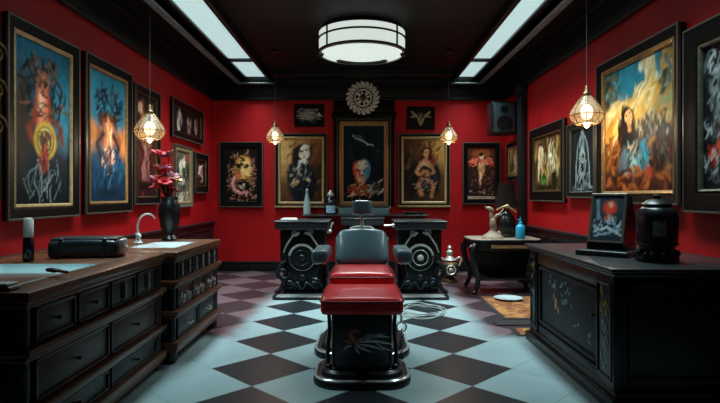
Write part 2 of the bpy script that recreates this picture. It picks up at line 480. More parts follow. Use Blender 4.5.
# ------------------------------------------------------------------ pendant lanterns
def pendant(first=None):
    t = thing('pendant_lantern', 'x', 'pendant lamp', (0, 0, 0), 0, 'gold caged glass pendant lanterns')
    prof = [(.028, .115), (.05, .09), (.082, .045), (.112, .0), (.122, -.035), (.112, -.07), (.085, -.098), (.06, -.104)]
    b = B(); lathe(b, prof, 8, cap=False); part('glass_shade', b, 'lantern_glass', t)
    b = B()
    for i in range(8):
        a = 2 * PI * i / 8
        tube(b, [((r + .003) * math.cos(a), (r + .003) * math.sin(a), z) for r, z in prof], .0035, 5)
    for (r, z) in ((.119, -.03), (.085, -.098), (.03, .112)):
        tube(b, [((r + .003) * math.cos(2 * PI * i / 8), (r + .003) * math.sin(2 * PI * i / 8), z) for i in range(8)], .0042, 5, True)
    part('cage', b, 'gold', t)
    b = B(); lathe(b, [(.034, .112), (.034, .13), (.02, .145), (.018, .175), (.008, .19)], 12); part('cap', b, 'bronze', t)
    b = B(); lathe(b, [(.016, .09), (.018, .06)], 10); lathe(b, [(.05, -.104), (.02, -.125), (.004, -.135)], 8); part('socket', b, 'bronze', t)
    b = B(); ball(b, (0, 0, -.012), .046, 12, 8, (1, 1, 1.3)); part('bulb', b, 'bulb', t)
    return t
pl = pendant()
spots = [(-2.15, 5.42, 1.978, 'lit pendant lantern hanging in front of the reddish draped-figure painting on the left wall', 1.2, 1.1),
         (2.10, 5.0, 2.077, 'lit pendant lantern hanging left of the big golden landscape painting', 1.22, 1.5),
         (-1.20, 7.4, 2.125, 'small lit pendant lantern by the upper left corner of the white-faced portrait', 1.0, .8),
         (1.20, 7.4, 2.125, 'small lit pendant lantern by the upper right corner of the seated woman portrait', 1.0, .8)]
PEN_W = 8.5
for i, (x, y, z, lab, s, e) in enumerate(spots):
    o = pl if i == 0 else dup(pl, (x, y, z), 0, lab)
    o.location = (x, y, z); o['label'] = lab; o.rotation_euler.z = PI / 8; o.scale = (s, s, s)
    WM[o.name] = Matrix.Translation((x, y, z)) @ Matrix.Rotation(PI / 8, 4, 'Z') @ Matrix.Scale(s, 4)
for i, (x, y, z, lab, s, e) in enumerate(spots):
    o = [q for q in COL.objects if q.name.startswith('pendant_lantern')][i]
    b = B(); tube(b, [(x, y, z + .18), (x, y, ZC - .03)], .0035, 5); part('cord', b, 'frame_edge', o, True)
    b = B(); lathe(b, [(.05, ZC - .035), (.05, ZC)], 12, (x, y, 0)); part('ceiling_rose', b, 'black_metal', o, True)
    ld = bpy.data.lights.new('lantern_light', 'POINT'); ld.energy = PEN_W * e; ld.color = (1.0, .80, .58); ld.shadow_soft_size = .05
    lo = bpy.data.objects.new('lantern_light', ld); COL.objects.link(lo); lo.location = (x, y, z - .16)

# ------------------------------------------------------------------ paintings
def vnoise(nu, nv, cells, rng):
    g = rng.random((cells + 2, cells + 2))
    U = np.linspace(0, cells, nu); V = np.linspace(0, cells, nv)
    iu = np.minimum(U.astype(int), cells - 1 + 1); iv = np.minimum(V.astype(int), cells)
    fu = U - iu; fv = V - iv
    fu = fu * fu * (3 - 2 * fu); fv = fv * fv * (3 - 2 * fv)
    iu1 = np.minimum(iu + 1, cells + 1); iv1 = np.minimum(iv + 1, cells + 1)
    a = g[np.ix_(iv, iu)] * (1 - fu) + g[np.ix_(iv, iu1)] * fu
    c = g[np.ix_(iv1, iu)] * (1 - fu) + g[np.ix_(iv1, iu1)] * fu
    return a * (1 - fv)[:, None] + c * fv[:, None]
def paint(w, h, ops, seed, mottle=0.35):
    nu = max(30, int(min(w, 1.5) * 80)); nv = max(30, int(min(h, 1.6) * 85))
    rng = np.random.default_rng(seed)
    U, V = np.meshgrid(np.linspace(0, 1, nu), np.linspace(0, 1, nv))
    wob1 = (vnoise(nu, nv, 12, rng) - .5) * .045 + (vnoise(nu, nv, 30, rng) - .5) * .03; wob2 = (vnoise(nu, nv, 12, rng) - .5) * .045 + (vnoise(nu, nv, 30, rng) - .5) * .03
    img = np.zeros((nv, nu, 3))
    asp = h / w
    for op in ops:
        k = op[0]
        if k == 'g':                                   # vertical gradient, list of (v, colour)
            vs = [s[0] for s in op[1]]; cs = np.array([H(s[1]) for s in op[1]])
            for ch in range(3): img[..., ch] = np.interp(V + wob1, vs, cs[:, ch])
            continue
        if k == 'e':                                   # ellipse u v ru rv angle colour (softness)
            _, u, v, ru, rv, ang, col = op[:7]; soft = op[7] if len(op) > 7 else .35
            du = (U + wob1 - u); dv = (V + wob2 - v) * asp
            ca, sa = math.cos(math.radians(ang)), math.sin(math.radians(ang))
            p = (du * ca + dv * sa) / ru; q = (-du * sa + dv * ca) / (rv * asp)
            d = np.sqrt(p * p + q * q)
            a = np.clip((1 + soft / 2 - d) / soft, 0, 1)
        elif k == 'r':                                 # ring u v r thickness colour
            _, u, v, r, th, col = op[:6]
            d = np.abs(np.sqrt((U + wob1 * .3 - u) ** 2 + ((V - v) * asp) ** 2) - r)
            a = np.clip(1.4 - d / th, 0, 1)
        elif k == 'l':                                 # polyline pts width colour
            _, pts, wd, col = op[:4]
            d = np.full(U.shape, 9.0)
            uu, vv = U + wob1 * .6, (V + wob2 * .6) * asp
            for (a0, a1) in zip(pts, pts[1:]):
                x0, y0, x1, y1 = a0[0], a0[1] * asp, a1[0], a1[1] * asp
                L = max(1e-9, (x1 - x0) ** 2 + (y1 - y0) ** 2)
                t = np.clip(((uu - x0) * (x1 - x0) + (vv - y0) * (y1 - y0)) / L, 0, 1)
                d = np.minimum(d, np.hypot(uu - x0 - t * (x1 - x0), vv - y0 - t * (y1 - y0)))
            a = np.clip(1.5 - d / wd, 0, 1)
        elif k == 's':                                 # speckle u v ru rv colour amount
            _, u, v, ru, rv, col, am = op
            n1 = vnoise(nu, nv, 26, rng)
            d = np.sqrt(((U - u) / ru) ** 2 + ((V - v) / rv) ** 2)
            a = np.clip((n1 - (1 - am)) * 6, 0, 1) * np.clip((1.2 - d) * 3, 0, 1)
        elif k == 'k':                                 # brush strokes: u v ru rv count length width angle spread colours
            _, u0, v0, ru, rv, cnt, ln, wd, an, sprd, cols = op
            for _i in range(cnt):
                while True:
                    qa, qb = rng.uniform(-1, 1, 2)
                    if qa * qa + qb * qb <= 1: break
                su, sv = u0 + qa * ru, v0 + qb * rv
                aa = math.radians(an + rng.uniform(-sprd, sprd)); L_ = ln * rng.uniform(.5, 1.2)
                dx, dy = math.cos(aa) * L_ / 2, math.sin(aa) * L_ / 2
                bend = rng.uniform(-.25, .25) * L_
                uu, vv = U - su, (V - sv) * asp
                t = np.clip((uu * dx + vv * dy) / (dx * dx + dy * dy), -1, 1)
                ox = t * dx - dy / (L_ / 2) * bend * (1 - t * t); oy = t * dy + dx / (L_ / 2) * bend * (1 - t * t)
                a = np.clip(1.5 - np.hypot(uu - ox, vv - oy) / (wd * (1.1 - .7 * t * t)), 0, 1) * .85
                img = img * (1 - a[..., None]) + np.array(H(cols[int(rng.integers(len(cols)))])) * a[..., None]
            continue
        elif k == 't':                                 # top/bottom strip
            _, v0, v1, col = op
            a = ((V >= v0) & (V <= v1)).astype(float)
        c = np.array(H(col))
        img = img * (1 - a[..., None]) + c * a[..., None]
    n = vnoise(nu, nv, 14, rng) * .6 + vnoise(nu, nv, 34, rng) * .4
    img = img * (1 + mottle * 2 * (n - .5))[..., None]
    if seed in (7, 8, 9, 10, 11, 14, 15, 5): img = img * 1.25
    return nu, nv, np.clip(img, 0, 1)
def canvas_bm(w, h, ops, seed, y, parent, name='canvas', mottle=.35):
    nu, nv, img = paint(w, h, ops, seed, mottle)
    xs = np.linspace(-w / 2, w / 2, nu); zs = np.linspace(-h / 2, h / 2, nv)
    verts = [(x, y, z) for z in zs for x in xs]
    faces = [(j * nu + i, j * nu + i + 1, (j + 1) * nu + i + 1, (j + 1) * nu + i) for j in range(nv - 1) for i in range(nu - 1)]
    me = bpy.data.meshes.new(name); me.from_pydata(verts, [], faces); me.update()
    at = me.color_attributes.new('Col', 'FLOAT_COLOR', 'POINT')
    at.data.foreach_set('color', np.concatenate([img.reshape(-1, 3), np.ones((nu * nv, 1))], axis=1).astype(np.float32).ravel())
    me.materials.append(M['canvas'])
    o = bpy.data.objects.new(name, me); COL.objects.link(o); o.parent = parent
    return o
def mitre(bm, w, h, prof):
    """rectangular moulding; prof = [(inset, y)] from the outer back edge inward, closed"""
    rings = []
    for (i, y) in prof:
        a, c = w / 2 - i, h / 2 - i
        rings.append([bm.verts.new(p) for p in ((-a, y, -c), (a, y, -c), (a, y, c), (-a, y, c))])
    n = len(rings)
    for k in range(n):
        A, C = rings[k], rings[(k + 1) % n]
        for i in range(4):
            j = (i + 1) % 4
            bm.faces.new((A[i], A[j], C[j], C[i]))
    return bm
def picture(label, cat, centre, rotz, w, h, ops, seed, fw=.09, gw=.025, fm='frame_black', gm='gold', group=None, edge=True, depth=.05, cname='canvas', sill=False, mottle=.35, name='framed_painting'):
    t = thing(name, label, cat, centre, rotz, group)
    b = B(); mitre(b, w, h, [(0, -.003), (0, -depth * .8), (.012, -depth), (fw * .45, -depth * .86), (fw * .8, -depth * .8), (fw, -depth * .55), (fw, -.003)])
    part('frame', b, fm, t)
    if edge:
        b = B(); mitre(b, w + .006, h + .006, [(0, -depth * .7), (0, -depth * 1.04), (.012, -depth * 1.08), (.015, -depth * .98), (.006, -depth * .7)]); part('edge_bead', b, 'frame_edge', t)
    if gw:
        b = B(); mitre(b, w - 2 * fw + .008, h - 2 * fw + .008, [(0, -.004), (0, -depth * .7), (gw * .3, -depth * .82), (gw * .7, -depth * .7), (gw, -depth * .45), (gw, -.004)]); part('gilt_liner', b, gm, t)
    if sill:
        b = B(); bx(b, -w / 2 - .01, w / 2 + .01, -depth - .02, -.003, -h / 2 - .012, -h / 2 + .02, .004); part('ledge', b, 'pale_gold', t)
    cw, ch = w - 2 * fw - 2 * gw + .012, h - 2 * fw - 2 * gw + .012
    canvas_bm(cw, ch, ops, seed, -depth * .35, t, cname, mottle)
    b = B(); bx(b, -cw / 2, cw / 2, -depth * .3, -.003, -ch / 2, ch / 2, .001); part('backing_board', b, 'frame_black', t)
    return t
def on_left(y0, y1, z0, z1):
    k = .979; y0, y1, z0, z1 = y0 * k, y1 * k, EYE + (z0 - EYE) * k, EYE + (z1 - EYE) * k
    return (XL, (y0 + y1) / 2, (z0 + z1) / 2), PI / 2, y1 - y0, z1 - z0
def on_right(y0, y1, z0, z1):
    k = .979; y0, y1, z0, z1 = y0 * k, y1 * k, EYE + (z0 - EYE) * k, EYE + (z1 - EYE) * k
    return (XR, (y0 + y1) / 2, (z0 + z1) / 2), -PI / 2, y1 - y0, z1 - z0
def on_back(x0, y0, x1, y1):
    k = 9.1 / 535
    X0, X1, Z1, Z0 = (x0 - 362) * k, (x1 - 362) * k, EYE + (196 - y0) * k, EYE + (196 - y1) * k
    return ((X0 + X1) / 2, YB, (Z0 + Z1) / 2), 0.0, X1 - X0, Z1 - Z0
GL, GB, GR = 'framed pictures on the left wall', 'framed pictures on the back wall', 'framed pictures on the right wall'

L1 = [('g', [(0, '#07141a'), (.35, '#0b222c'), (.6, '#154454'), (1, '#1d6078')]),
      ('e', .88, .6, .2, .22, 0, '#2f8399', .9), ('e', .1, .5, .15, .3, 0, '#3e3026', .9),
      ('k', .5, .72, .4, .2, 60, .22, .02, 90, 60, ['#14100e', '#1c1612', '#3a2c22', '#0e1418', '#58432f']),
      ('e', .48, .56, .15, .2, 0, '#b84a32', .5), ('e', .47, .6, .09, .17, 0, '#e8805c', .6), ('e', .45, .64, .05, .1, 0, '#f4b090', .6),
      ('e', .48, .75, .13, .07, 0, '#c0694a', .5), ('e', .43, .75, .035, .018, 0, '#1a0c08'), ('e', .55, .75, .035, .018, 0, '#1a0c08'), ('e', .49, .71, .02, .015, 0, '#30140e'), ('l', [(.43, .685), (.56, .685)], .012, '#4a1c14'),
      ('k', .48, .84, .3, .08, 40, .16, .014, 80, 60, ['#0e0c0b', '#2a201a', '#4a3a2c', '#6c5844']),
      ('k', .5, .6, .42, .06, 16, .2, .014, 0, 50, ['#6a4632', '#8a5a3c', '#241812']),
      ('l', [(.36, .56), (.24, .46), (.32, .38)], .04, '#8a3624'), ('l', [(.62, .56), (.82, .5), (.86, .4)], .035, '#7a3a24'), ('l', [(.82, .5), (.7, .36)], .03, '#6a3020'),
      ('e', .53, .40, .19, .1, 0, '#6a4c1c', .3), ('r', .53, .40, .185, .03, '#d8a840'), ('r', .53, .40, .13, .012, '#f0d078'), ('k', .53, .4, .12, .07, 22, .1, .012, 20, 90, ['#8a6a2c', '#d8b058', '#4a2a20', '#7a3a44']),
      ('e', .52, .38, .05, .04, 0, '#5a2a34'), ('e', .5, .29, .09, .07, 0, '#8a2620', .6), ('k', .5, .27, .08, .09, 16, .12, .014, 90, 30, ['#b23a2e', '#d8604c', '#6a1a18']),
      ('k', .5, .14, .34, .11, 34, .26, .007, 80, 50, ['#5c6c6e', '#7c8c8a', '#3c4c50', '#94a09c'])]
p = on_left(3.88, 4.86, 1.10, 2.62)
picture('tall black framed painting of a red figure holding a glowing yellow halo', 'painting', *p, L1, 1, fw=.09, gw=.03, gm='pale_gold', group=GL)
L2 = [('g', [(0, '#0f2c44'), (.35, '#174866'), (.55, '#3a6674'), (.8, '#2f86a0'), (1, '#2f7c96')]),
      ('e', .03, .5, .16, .12, 0, '#d88444', .9), ('e', .95, .48, .18, .12, 0, '#dc8a4c', .9),
      ('k', .5, .76, .38, .15, 70, .2, .02, 70, 70, ['#101a22', '#1a2832', '#0c1218', '#48606c', '#2c4450']),
      ('e', .5, .63, .24, .07, 0, '#3c1a16', .5), ('k', .5, .63, .24, .06, 20, .14, .016, 10, 40, ['#1c0e0c', '#6a3024', '#4a221a']),
      ('e', .5, .51, .17, .14, 0, '#c07044', .5), ('e', .5, .47, .08, .17, 0, '#f0b080', .6), ('k', .5, .46, .14, .14, 22, .2, .014, 90, 20, ['#e09860', '#f8ceA0', '#a05a38', '#7c4430']),
      ('e', .26, .5, .1, .07, 20, '#8a5030', .6), ('e', .76, .5, .1, .07, -20, '#a05c34', .6), ('l', [(.36, .52), (.2, .44), (.3, .33)], .04, '#33262a'), ('l', [(.64, .52), (.8, .44), (.7, .33)], .04, '#33262a'),
      ('e', .5, .33, .15, .1, 0, '#8a5a50', .6), ('k', .5, .32, .16, .11, 36, .12, .012, 60, 60, ['#d8a890', '#5a3a3c', '#f0d0b8', '#22303c']),
      ('k', .5, .17, .14, .12, 26, .14, .018, 90, 30, ['#14222e', '#1c3444', '#0e1a24']), ('k', .5, .25, .48, .22, 40, .18, .016, 80, 30, ['#0f2c46', '#1d5578', '#2a6a8c']), ('e', .5, .07, .26, .03, 0, '#0c2230', .8)]
p = on_left(4.98, 5.98, 1.11, 2.63)
picture('tall black framed painting of an orange figure on a bright teal ground', 'painting', *p, L2, 2, fw=.09, gw=.03, gm='gold', group=GL)
L3 = [('g', [(0, '#3a1214'), (.4, '#5a2220'), (.7, '#40221c'), (1, '#201412')]),
      ('k', .5, .5, .5, .5, 50, .3, .03, 80, 40, ['#4a1a1a', '#6c2c28', '#2a1210', '#7a3c34']),
      ('l', [(.15, .9), (.35, .8), (.48, .62)], .05, '#b07850'), ('l', [(.85, .92), (.7, .78), (.62, .62)], .05, '#9a6648'), ('e', .2, .86, .12, .06, 40, '#caa078', .6),
      ('e', .5, .62, .3, .1, 0, '#c89468', .8), ('k', .5, .62, .3, .12, 26, .2, .02, 80, 50, ['#d8a878', '#a86c4c', '#6a3428']),
      ('k', .52, .3, .2, .24, 40, .3, .025, 86, 18, ['#8c3c3c', '#b06058', '#c88478', '#5a2024']), ('e', .5, .1, .4, .05, 0, '#1c0c0c', .8)]
p = on_left(6.06, 6.82, 1.18, 2.57)
picture('reddish painting of a draped figure, third tall one along the left wall', 'painting', *p, L3, 3, fw=.08, gw=.02, gm='bronze', group=GL)
L4 = [('g', [(0, '#120a0c'), (1, '#1a1214')]), ('e', .2, .5, .1, .4, 0, '#5a4442', .7), ('k', .2, .5, .09, .4, 30, .1, .02, 80, 30, ['#a08c84', '#d8c8b8', '#6a4c48', '#2a1a1a']), ('e', .2, .8, .045, .11, 0, '#d8c4b4', .5),
      ('e', .55, .48, .07, .38, 0, '#4a2a28', .7), ('k', .55, .5, .07, .36, 24, .1, .02, 80, 30, ['#8c5c50', '#b08c7c', '#3a1c1a']), ('e', .84, .46, .06, .34, 0, '#3c2020', .7), ('k', .84, .5, .06, .34, 24, .1, .02, 80, 30, ['#7a5048', '#a08478', '#2c1414'])]
p = on_left(7.27, 8.67, 2.10, 2.63)
picture('wide dark framed picture of pale figures, high near the back left corner', 'painting', *p, L4, 4, fw=.09, gw=.015, gm='bronze', group=GL)
L5 = [('g', [(0, '#8a7c64'), (.3, '#4c4a3c'), (.6, '#2c322a'), (1, '#6a6050')]), ('k', .5, .5, .5, .5, 40, .25, .03, 70, 50, ['#2a2c24', '#4a4a3c', '#7c745c', '#181c18']), ('e', .45, .74, .2, .1, 0, '#c8b89c', .6), ('e', .78, .86, .16, .07, 0, '#a03c34', .7),
      ('k', .5, .55, .22, .3, 26, .3, .03, 60, 40, ['#d8cdb4', '#b8aa8c', '#efe6d0']), ('k', .5, .42, .25, .22, 20, .25, .03, 110, 40, ['#14180f', '#20261f', '#0c0e0c']), ('k', .5, .14, .35, .1, 16, .3, .025, 10, 30, ['#b8a88c', '#d8ccb0', '#5c5442'])]
p = on_left(7.36, 8.13, 1.12, 2.0)
picture('silver-gilt framed picture of a pale figure behind the flower vase', 'painting', *p, L5, 5, fw=.05, gw=.035, fm='silver_frame', gm='pale_gold', group=GL)
L6 = [('g', [(0, '#30100f'), (1, '#4a1618')]), ('e', .5, .5, .22, .32, 0, '#a86c60', .6), ('k', .5, .5, .22, .34, 26, .3, .04, 80, 40, ['#d8a898', '#8c4840', '#f0d8c8', '#3a1614']), ('e', .5, .78, .13, .09, 0, '#ecd8c8', .5), ('e', .5, .86, .15, .05, 0, '#20100e', .5), ('e', .5, .28, .2, .1, 0, '#1a0e0e', .6)]
p = on_left(8.25, 8.95, 1.33, 1.96)
picture('small dark framed picture of a pink figure next to the back left corner', 'painting', *p, L6, 6, fw=.1, gw=.02, gm='bronze', group=GL)
# back wall
B1 = [('g', [(0, '#0e0b0a'), (1, '#120e0c')]), ('k', .5, .5, .48, .48, 120, .16, .016, 60, 80, ['#6a4630', '#9a7048', '#c09060', '#3a2418', '#1a100c', '#8a4c44']),
      ('k', .5, .1, .5, .1, 40, .08, .012, 45, 60, ['#d0a084', '#a86c58', '#3a1c18']), ('k', .2, .5, .14, .45, 40, .1, .013, 60, 80, ['#b88a70', '#8a5048', '#20140f']), ('k', .86, .5, .12, .45, 40, .1, .013, 60, 80, ['#b88a70', '#8a5048', '#20140f']),
      ('e', .54, .56, .27, .25, 0, '#8c5a24', .4), ('e', .56, .74, .22, .1, 0, '#c88c40', .5), ('e', .64, .62, .15, .16, 0, '#e8b870', .6), ('e', .52, .68, .24, .03, -6, '#1c0e08', .5), ('e', .42, .64, .07, .025, 0, '#120a08', .5), ('e', .67, .65, .07, .025, 0, '#120a08', .5), ('e', .52, .77, .09, .035, 0, '#2a140c', .5),
      ('e', .54, .55, .05, .08, 0, '#f0c888', .6), ('e', .42, .5, .1, .05, 0, '#d87038', .6), ('e', .55, .46, .1, .04, 0, '#e09850', .5), ('e', .55, .42, .13, .018, 0, '#28100a', .5), ('k', .55, .6, .25, .2, 22, .16, .012, 20, 60, ['#f4d498', '#5a3414', '#d89a4c']),
      ('l', [(.28, .46), (.22, .34), (.28, .22), (.45, .16), (.66, .17)], .05, '#c07c78'), ('l', [(.28, .46), (.22, .34), (.28, .22), (.45, .16)], .02, '#e0a8a0'), ('e', .58, .31, .2, .08, 0, '#0e0a0a', .4), ('k', .56, .28, .12, .04, 10, .1, .012, 0, 40, ['#e0c0a8', '#b08c78'])]
p = on_back(219.5, 142, 262.7, 207)
picture('black framed picture of a golden mask face, leftmost on the back wall', 'painting', *p, B1, 7, fw=.1, gw=.0, group=GB)
B2 = [('g', [(0, '#4a2e1c'), (.5, '#74492c'), (1, '#9a6a42')]), ('e', .12, .85, .4, .35, 0, '#c49a5c', 1.2), ('e', .97, .3, .25, .5, 0, '#34220f', 1.0), ('k', .5, .5, .5, .5, 50, .2, .03, 70, 50, ['#6a442a', '#865836', '#583a22']),
      ('e', .52, .76, .24, .15, 0, '#1c1512', .4), ('e', .42, .64, .14, .12, 0, '#1c1512', .5), ('e', .53, .3, .34, .36, 0, '#10141b', .3), ('e', .3, .4, .14, .2, 0, '#1c2228', .4), ('e', .74, .3, .12, .26, 0, '#0c1016', .4),
      ('e', .57, .78, .13, .105, -8, '#dcd2be', .25), ('e', .6, .86, .11, .035, 10, '#f0e6d4', .4), ('e', .53, .8, .03, .013, 0, '#1a1614'), ('e', .64, .8, .028, .013, 0, '#1a1614'), ('e', .58, .75, .018, .02, 0, '#b0a48e'), ('e', .57, .71, .05, .008, 0, '#3a1c18'), ('k', .44, .76, .05, .12, 10, .16, .014, 85, 15, ['#14100e', '#241a14']),
      ('e', .56, .64, .1, .035, 0, '#e8e0d0', .4), ('l', [(.46, .64), (.42, .52), (.46, .4)], .025, '#aeb0aa'), ('l', [(.62, .63), (.6, .5), (.56, .36)], .02, '#8a9090'), ('k', .38, .48, .14, .12, 26, .12, .013, 60, 60, ['#c8c0ae', '#8c8e88', '#4a4e52', '#1a1e24']), ('k', .6, .35, .2, .25, 26, .16, .013, 80, 40, ['#2c3640', '#4a5868', '#0a0d12', '#1c242c']),
      ('e', .33, .3, .1, .05, 30, '#8a7450', .5), ('k', .34, .3, .1, .06, 12, .08, .01, 30, 40, ['#c8b088', '#4a3a22']), ('e', .66, .36, .045, .025, 0, '#c8b494', .6), ('l', [(.5, .3), (.5, .02)], .012, '#05070a')]
p = on_back(275, 133.5, 327, 207)
picture('brown framed portrait of a white-faced person in a dark coat', 'painting', *p, B2, 8, fw=.055, gw=.04, gm='pale_gold', group=GB, sill=True)
BM = [('g', [(0, '#081018'), (.5, '#0a1820'), (1, '#0e222a')]), ('k', .5, .6, .5, .4, 30, .2, .03, 60, 60, ['#0a141c', '#12262e', '#0c1c24']), ('l', [(.22, .87), (.72, .73)], .014, '#b8ccd0'), ('l', [(.28, .89), (.5, .83)], .008, '#6a8288'), ('e', .8, .62, .1, .1, 0, '#16222e', .7), ('e', .85, .67, .05, .02, 0, '#3c3440', .6), ('e', .2, .62, .08, .12, 0, '#14242c', .7),
      ('k', .46, .5, .22, .1, 24, .14, .02, 60, 60, ['#1a120e', '#3a2418', '#22404c', '#0c1418']),
      ('e', .45, .41, .19, .135, 0, '#c89a78', .35), ('e', .35, .4, .1, .12, 0, '#e05c2c', .6), ('e', .56, .42, .1, .12, 0, '#3c9cc4', .5), ('e', .46, .49, .13, .05, 0, '#f4ecd8', .5), ('e', .46, .41, .035, .06, 0, '#f0d8b8', .5), ('e', .37, .43, .045, .014, 0, '#180e0a'), ('e', .55, .43, .045, .014, 0, '#0c1620'), ('k', .45, .42, .18, .12, 26, .1, .012, 70, 60, ['#f0a060', '#78c4e0', '#f8f0e0', '#8a2c14', '#1c5470']),
      ('e', .45, .34, .08, .014, 0, '#8a1c14', .5), ('e', .44, .27, .1, .035, 0, '#d8b898', .5), ('e', .38, .17, .2, .07, 10, '#b85c34', .6), ('k', .4, .14, .36, .11, 60, .12, .012, 40, 70, ['#e0c0a0', '#8c2c1c', '#f0e8d8', '#24323a', '#c8602c', '#101820']),
      ('k', .78, .2, .18, .12, 24, .22, .014, 42, 20, ['#b4b0a6', '#6a6258', '#2c3438', '#d8d4c8'])]
p = on_back(337, 119, 390.5, 208)
picture('tall gold framed portrait with a face half orange half blue behind the headrest', 'painting', *p, BM, 9, fw=.04, gw=.075, gm='gold', group=GB, depth=.06, sill=True)
# black surround of the centre portrait
b = B()
k = 9.1 / 535
xa, xb = (333.5 - 362) * k, (394.5 - 362) * k
bx(b, xa, (336.6 - 362) * k, YB - .07, YB - .002, 1.1, 2.62, .006); bx(b, (391 - 362) * k, xb, YB - .07, YB - .002, 1.1, 2.62, .006)
bx(b, xa - .03, xb + .03, YB - .09, YB - .002, 2.60, 2.70, .01); bx(b, xa, xb, YB - .05, YB - .002, 2.70, ZF - .03, .006)
tag(part('portrait_surround', b, 'frame_black'), 'black pilastered surround with cornice around the tall centre portrait', 'surround')
B4 = [('g', [(0, '#3a2414'), (.5, '#5a3a1e'), (1, '#5c3e22')]), ('e', .9, .88, .35, .3, 0, '#b08040', 1.1), ('e', .08, .4, .2, .5, 0, '#20140e', 1.0), ('k', .5, .6, .5, .4, 40, .2, .03, 70, 50, ['#5a3a1e', '#6c4a28', '#4a3018']),
      ('e', .5, .36, .38, .3, 0, '#16120f', .4), ('e', .24, .34, .13, .28, 0, '#100f11', .5), ('e', .78, .36, .11, .24, 0, '#120f10', .5), ('k', .5, .36, .4, .3, 40, .2, .016, 80, 40, ['#2a2220', '#0c0b0c', '#3a2a22', '#22282c']),
      ('e', .56, .73, .16, .15, 0, '#3a120c', .3), ('k', .56, .66, .2, .18, 40, .2, .016, 85, 25, ['#5a1c12', '#2a0c08', '#7a2c1a', '#48140c']),
      ('e', .56, .775, .068, .065, 0, '#c89468', .3), ('e', .535, .785, .016, .009, 0, '#1a0c08'), ('e', .59, .785, .016, .009, 0, '#1a0c08'), ('e', .56, .745, .028, .007, 0, '#7a2018'), ('e', .56, .7, .035, .035, 0, '#b07c54', .5),
      ('e', .53, .6, .14, .07, 0, '#b87a50', .4), ('e', .46, .58, .06, .04, 0, '#d8a47c', .5), ('e', .6, .58, .06, .04, 0, '#c8906a', .5), ('e', .53, .52, .12, .05, 0, '#1a1412', .4), ('l', [(.4, .6), (.31, .47), (.46, .4)], .035, '#c48a5c'), ('l', [(.67, .6), (.74, .47), (.6, .4)], .035, '#a06a44'),
      ('e', .52, .44, .11, .06, 0, '#a86c46', .5), ('e', .52, .37, .2, .05, 0, '#1e1614', .5), ('l', [(.45, .36), (.36, .26), (.44, .1)], .045, '#b07450'), ('l', [(.6, .36), (.72, .26), (.68, .08)], .045, '#9c6444'), ('k', .5, .3, .3, .16, 40, .1, .012, 50, 60, ['#c08860', '#2a1a14', '#6a7880', '#8a5838', '#121011'])]
p = on_back(398.5, 133.5, 450, 206.6)
picture('brown framed portrait of a long-haired seated woman', 'painting', *p, B4, 10, fw=.055, gw=.04, gm='pale_gold', group=GB, sill=True)
B5 = [('g', [(0, '#1c1010'), (.3, '#2a1816'), (.7, '#38201a'), (1, '#5a2818')]), ('k', .5, .6, .5, .4, 50, .18, .025, 70, 60, ['#3a1c16', '#5a2c1c', '#20100e', '#7a3c22']), ('e', .5, .88, .3, .08, 0, '#9c4c28', .8), ('e', .5, .62, .11, .2, 0, '#d08c5c', .5), ('e', .5, .83, .065, .05, 0, '#e8b890', .5), ('e', .5, .88, .08, .03, 0, '#1c0c0a', .5),
      ('l', [(.47, .72), (.24, .78), (.12, .66)], .05, '#c83c2a'), ('l', [(.54, .72), (.78, .78), (.9, .66)], .05, '#c83c2a'), ('k', .26, .72, .16, .07, 16, .18, .018, 20, 40, ['#e86848', '#9c2418', '#f09878']), ('k', .76, .72, .16, .07, 16, .18, .018, -20, 40, ['#e86848', '#9c2418', '#f09878']), ('k', .5, .55, .1, .18, 18, .16, .014, 90, 25, ['#f4cc9c', '#a85c38', '#e0a070']), ('l', [(.48, .5), (.46, .3)], .035, '#e8b888'),
      ('k', .5, .3, .48, .16, 50, .12, .016, 80, 50, ['#120b0a', '#2a1a16', '#4a2c24', '#8a5c48']), ('k', .5, .13, .48, .06, 30, .08, .014, 20, 60, ['#d0a084', '#7a5444', '#1c100e']), ('t', 0, .06, '#a88470')]
p = on_back(463, 142.5, 500.5, 204)
picture('dark framed picture of a red figure with raised arms, rightmost on the back wall', 'painting', *p, B5, 11, fw=.085, gw=.0, group=GB)
S1 = [('g', [(0, '#090a0b'), (1, '#111315')]), ('k', .45, .62, .4, .16, 26, .3, .018, 8, 18, ['#a8aaa4', '#7c7e78', '#c8c8c0']), ('k', .55, .42, .4, .12, 22, .28, .016, -8, 18, ['#9a9c96', '#6c6e68', '#b8b8b0']), ('e', .85, .55, .05, .09, 0, '#d0ccc0', .5), ('k', .5, .28, .3, .08, 10, .2, .014, 10, 20, ['#5c5e58', '#84867f'])]
p = on_back(294, 104, 324, 126.5)
picture('small black plaque with silver feathered shapes above the white-faced portrait', 'plaque', *p, S1, 12, fw=.02, gw=0, group='small black plaques high on the back wall', edge=False, depth=.03, name='wall_plaque', cname='painted_face')
S2 = [('g', [(0, '#100d0b'), (1, '#171310')]), ('k', .5, .5, .45, .45, 40, .12, .02, 40, 90, ['#2a231b', '#3c3226', '#1a1511']), ('e', .5, .5, .13, .24, 0, '#7a6a52', .4), ('l', [(.16, .8), (.38, .55), (.5, .2)], .03, '#c8b490'), ('l', [(.84, .8), (.62, .55), (.5, .2)], .03, '#c8b490'), ('l', [(.14, .58), (.86, .58)], .028, '#b8a480'), ('e', .42, .56, .045, .06, 0, '#0c0908'), ('e', .58, .56, .045, .06, 0, '#0c0908'), ('e', .5, .4, .025, .05, 0, '#0c0908')]
p = on_back(407, 106.5, 435, 129.5)
picture('small black plaque with a horned star above the seated woman portrait', 'plaque', *p, S2, 13, fw=.02, gw=0, group='small black plaques high on the back wall', edge=False, depth=.03, name='wall_plaque', cname='painted_face')
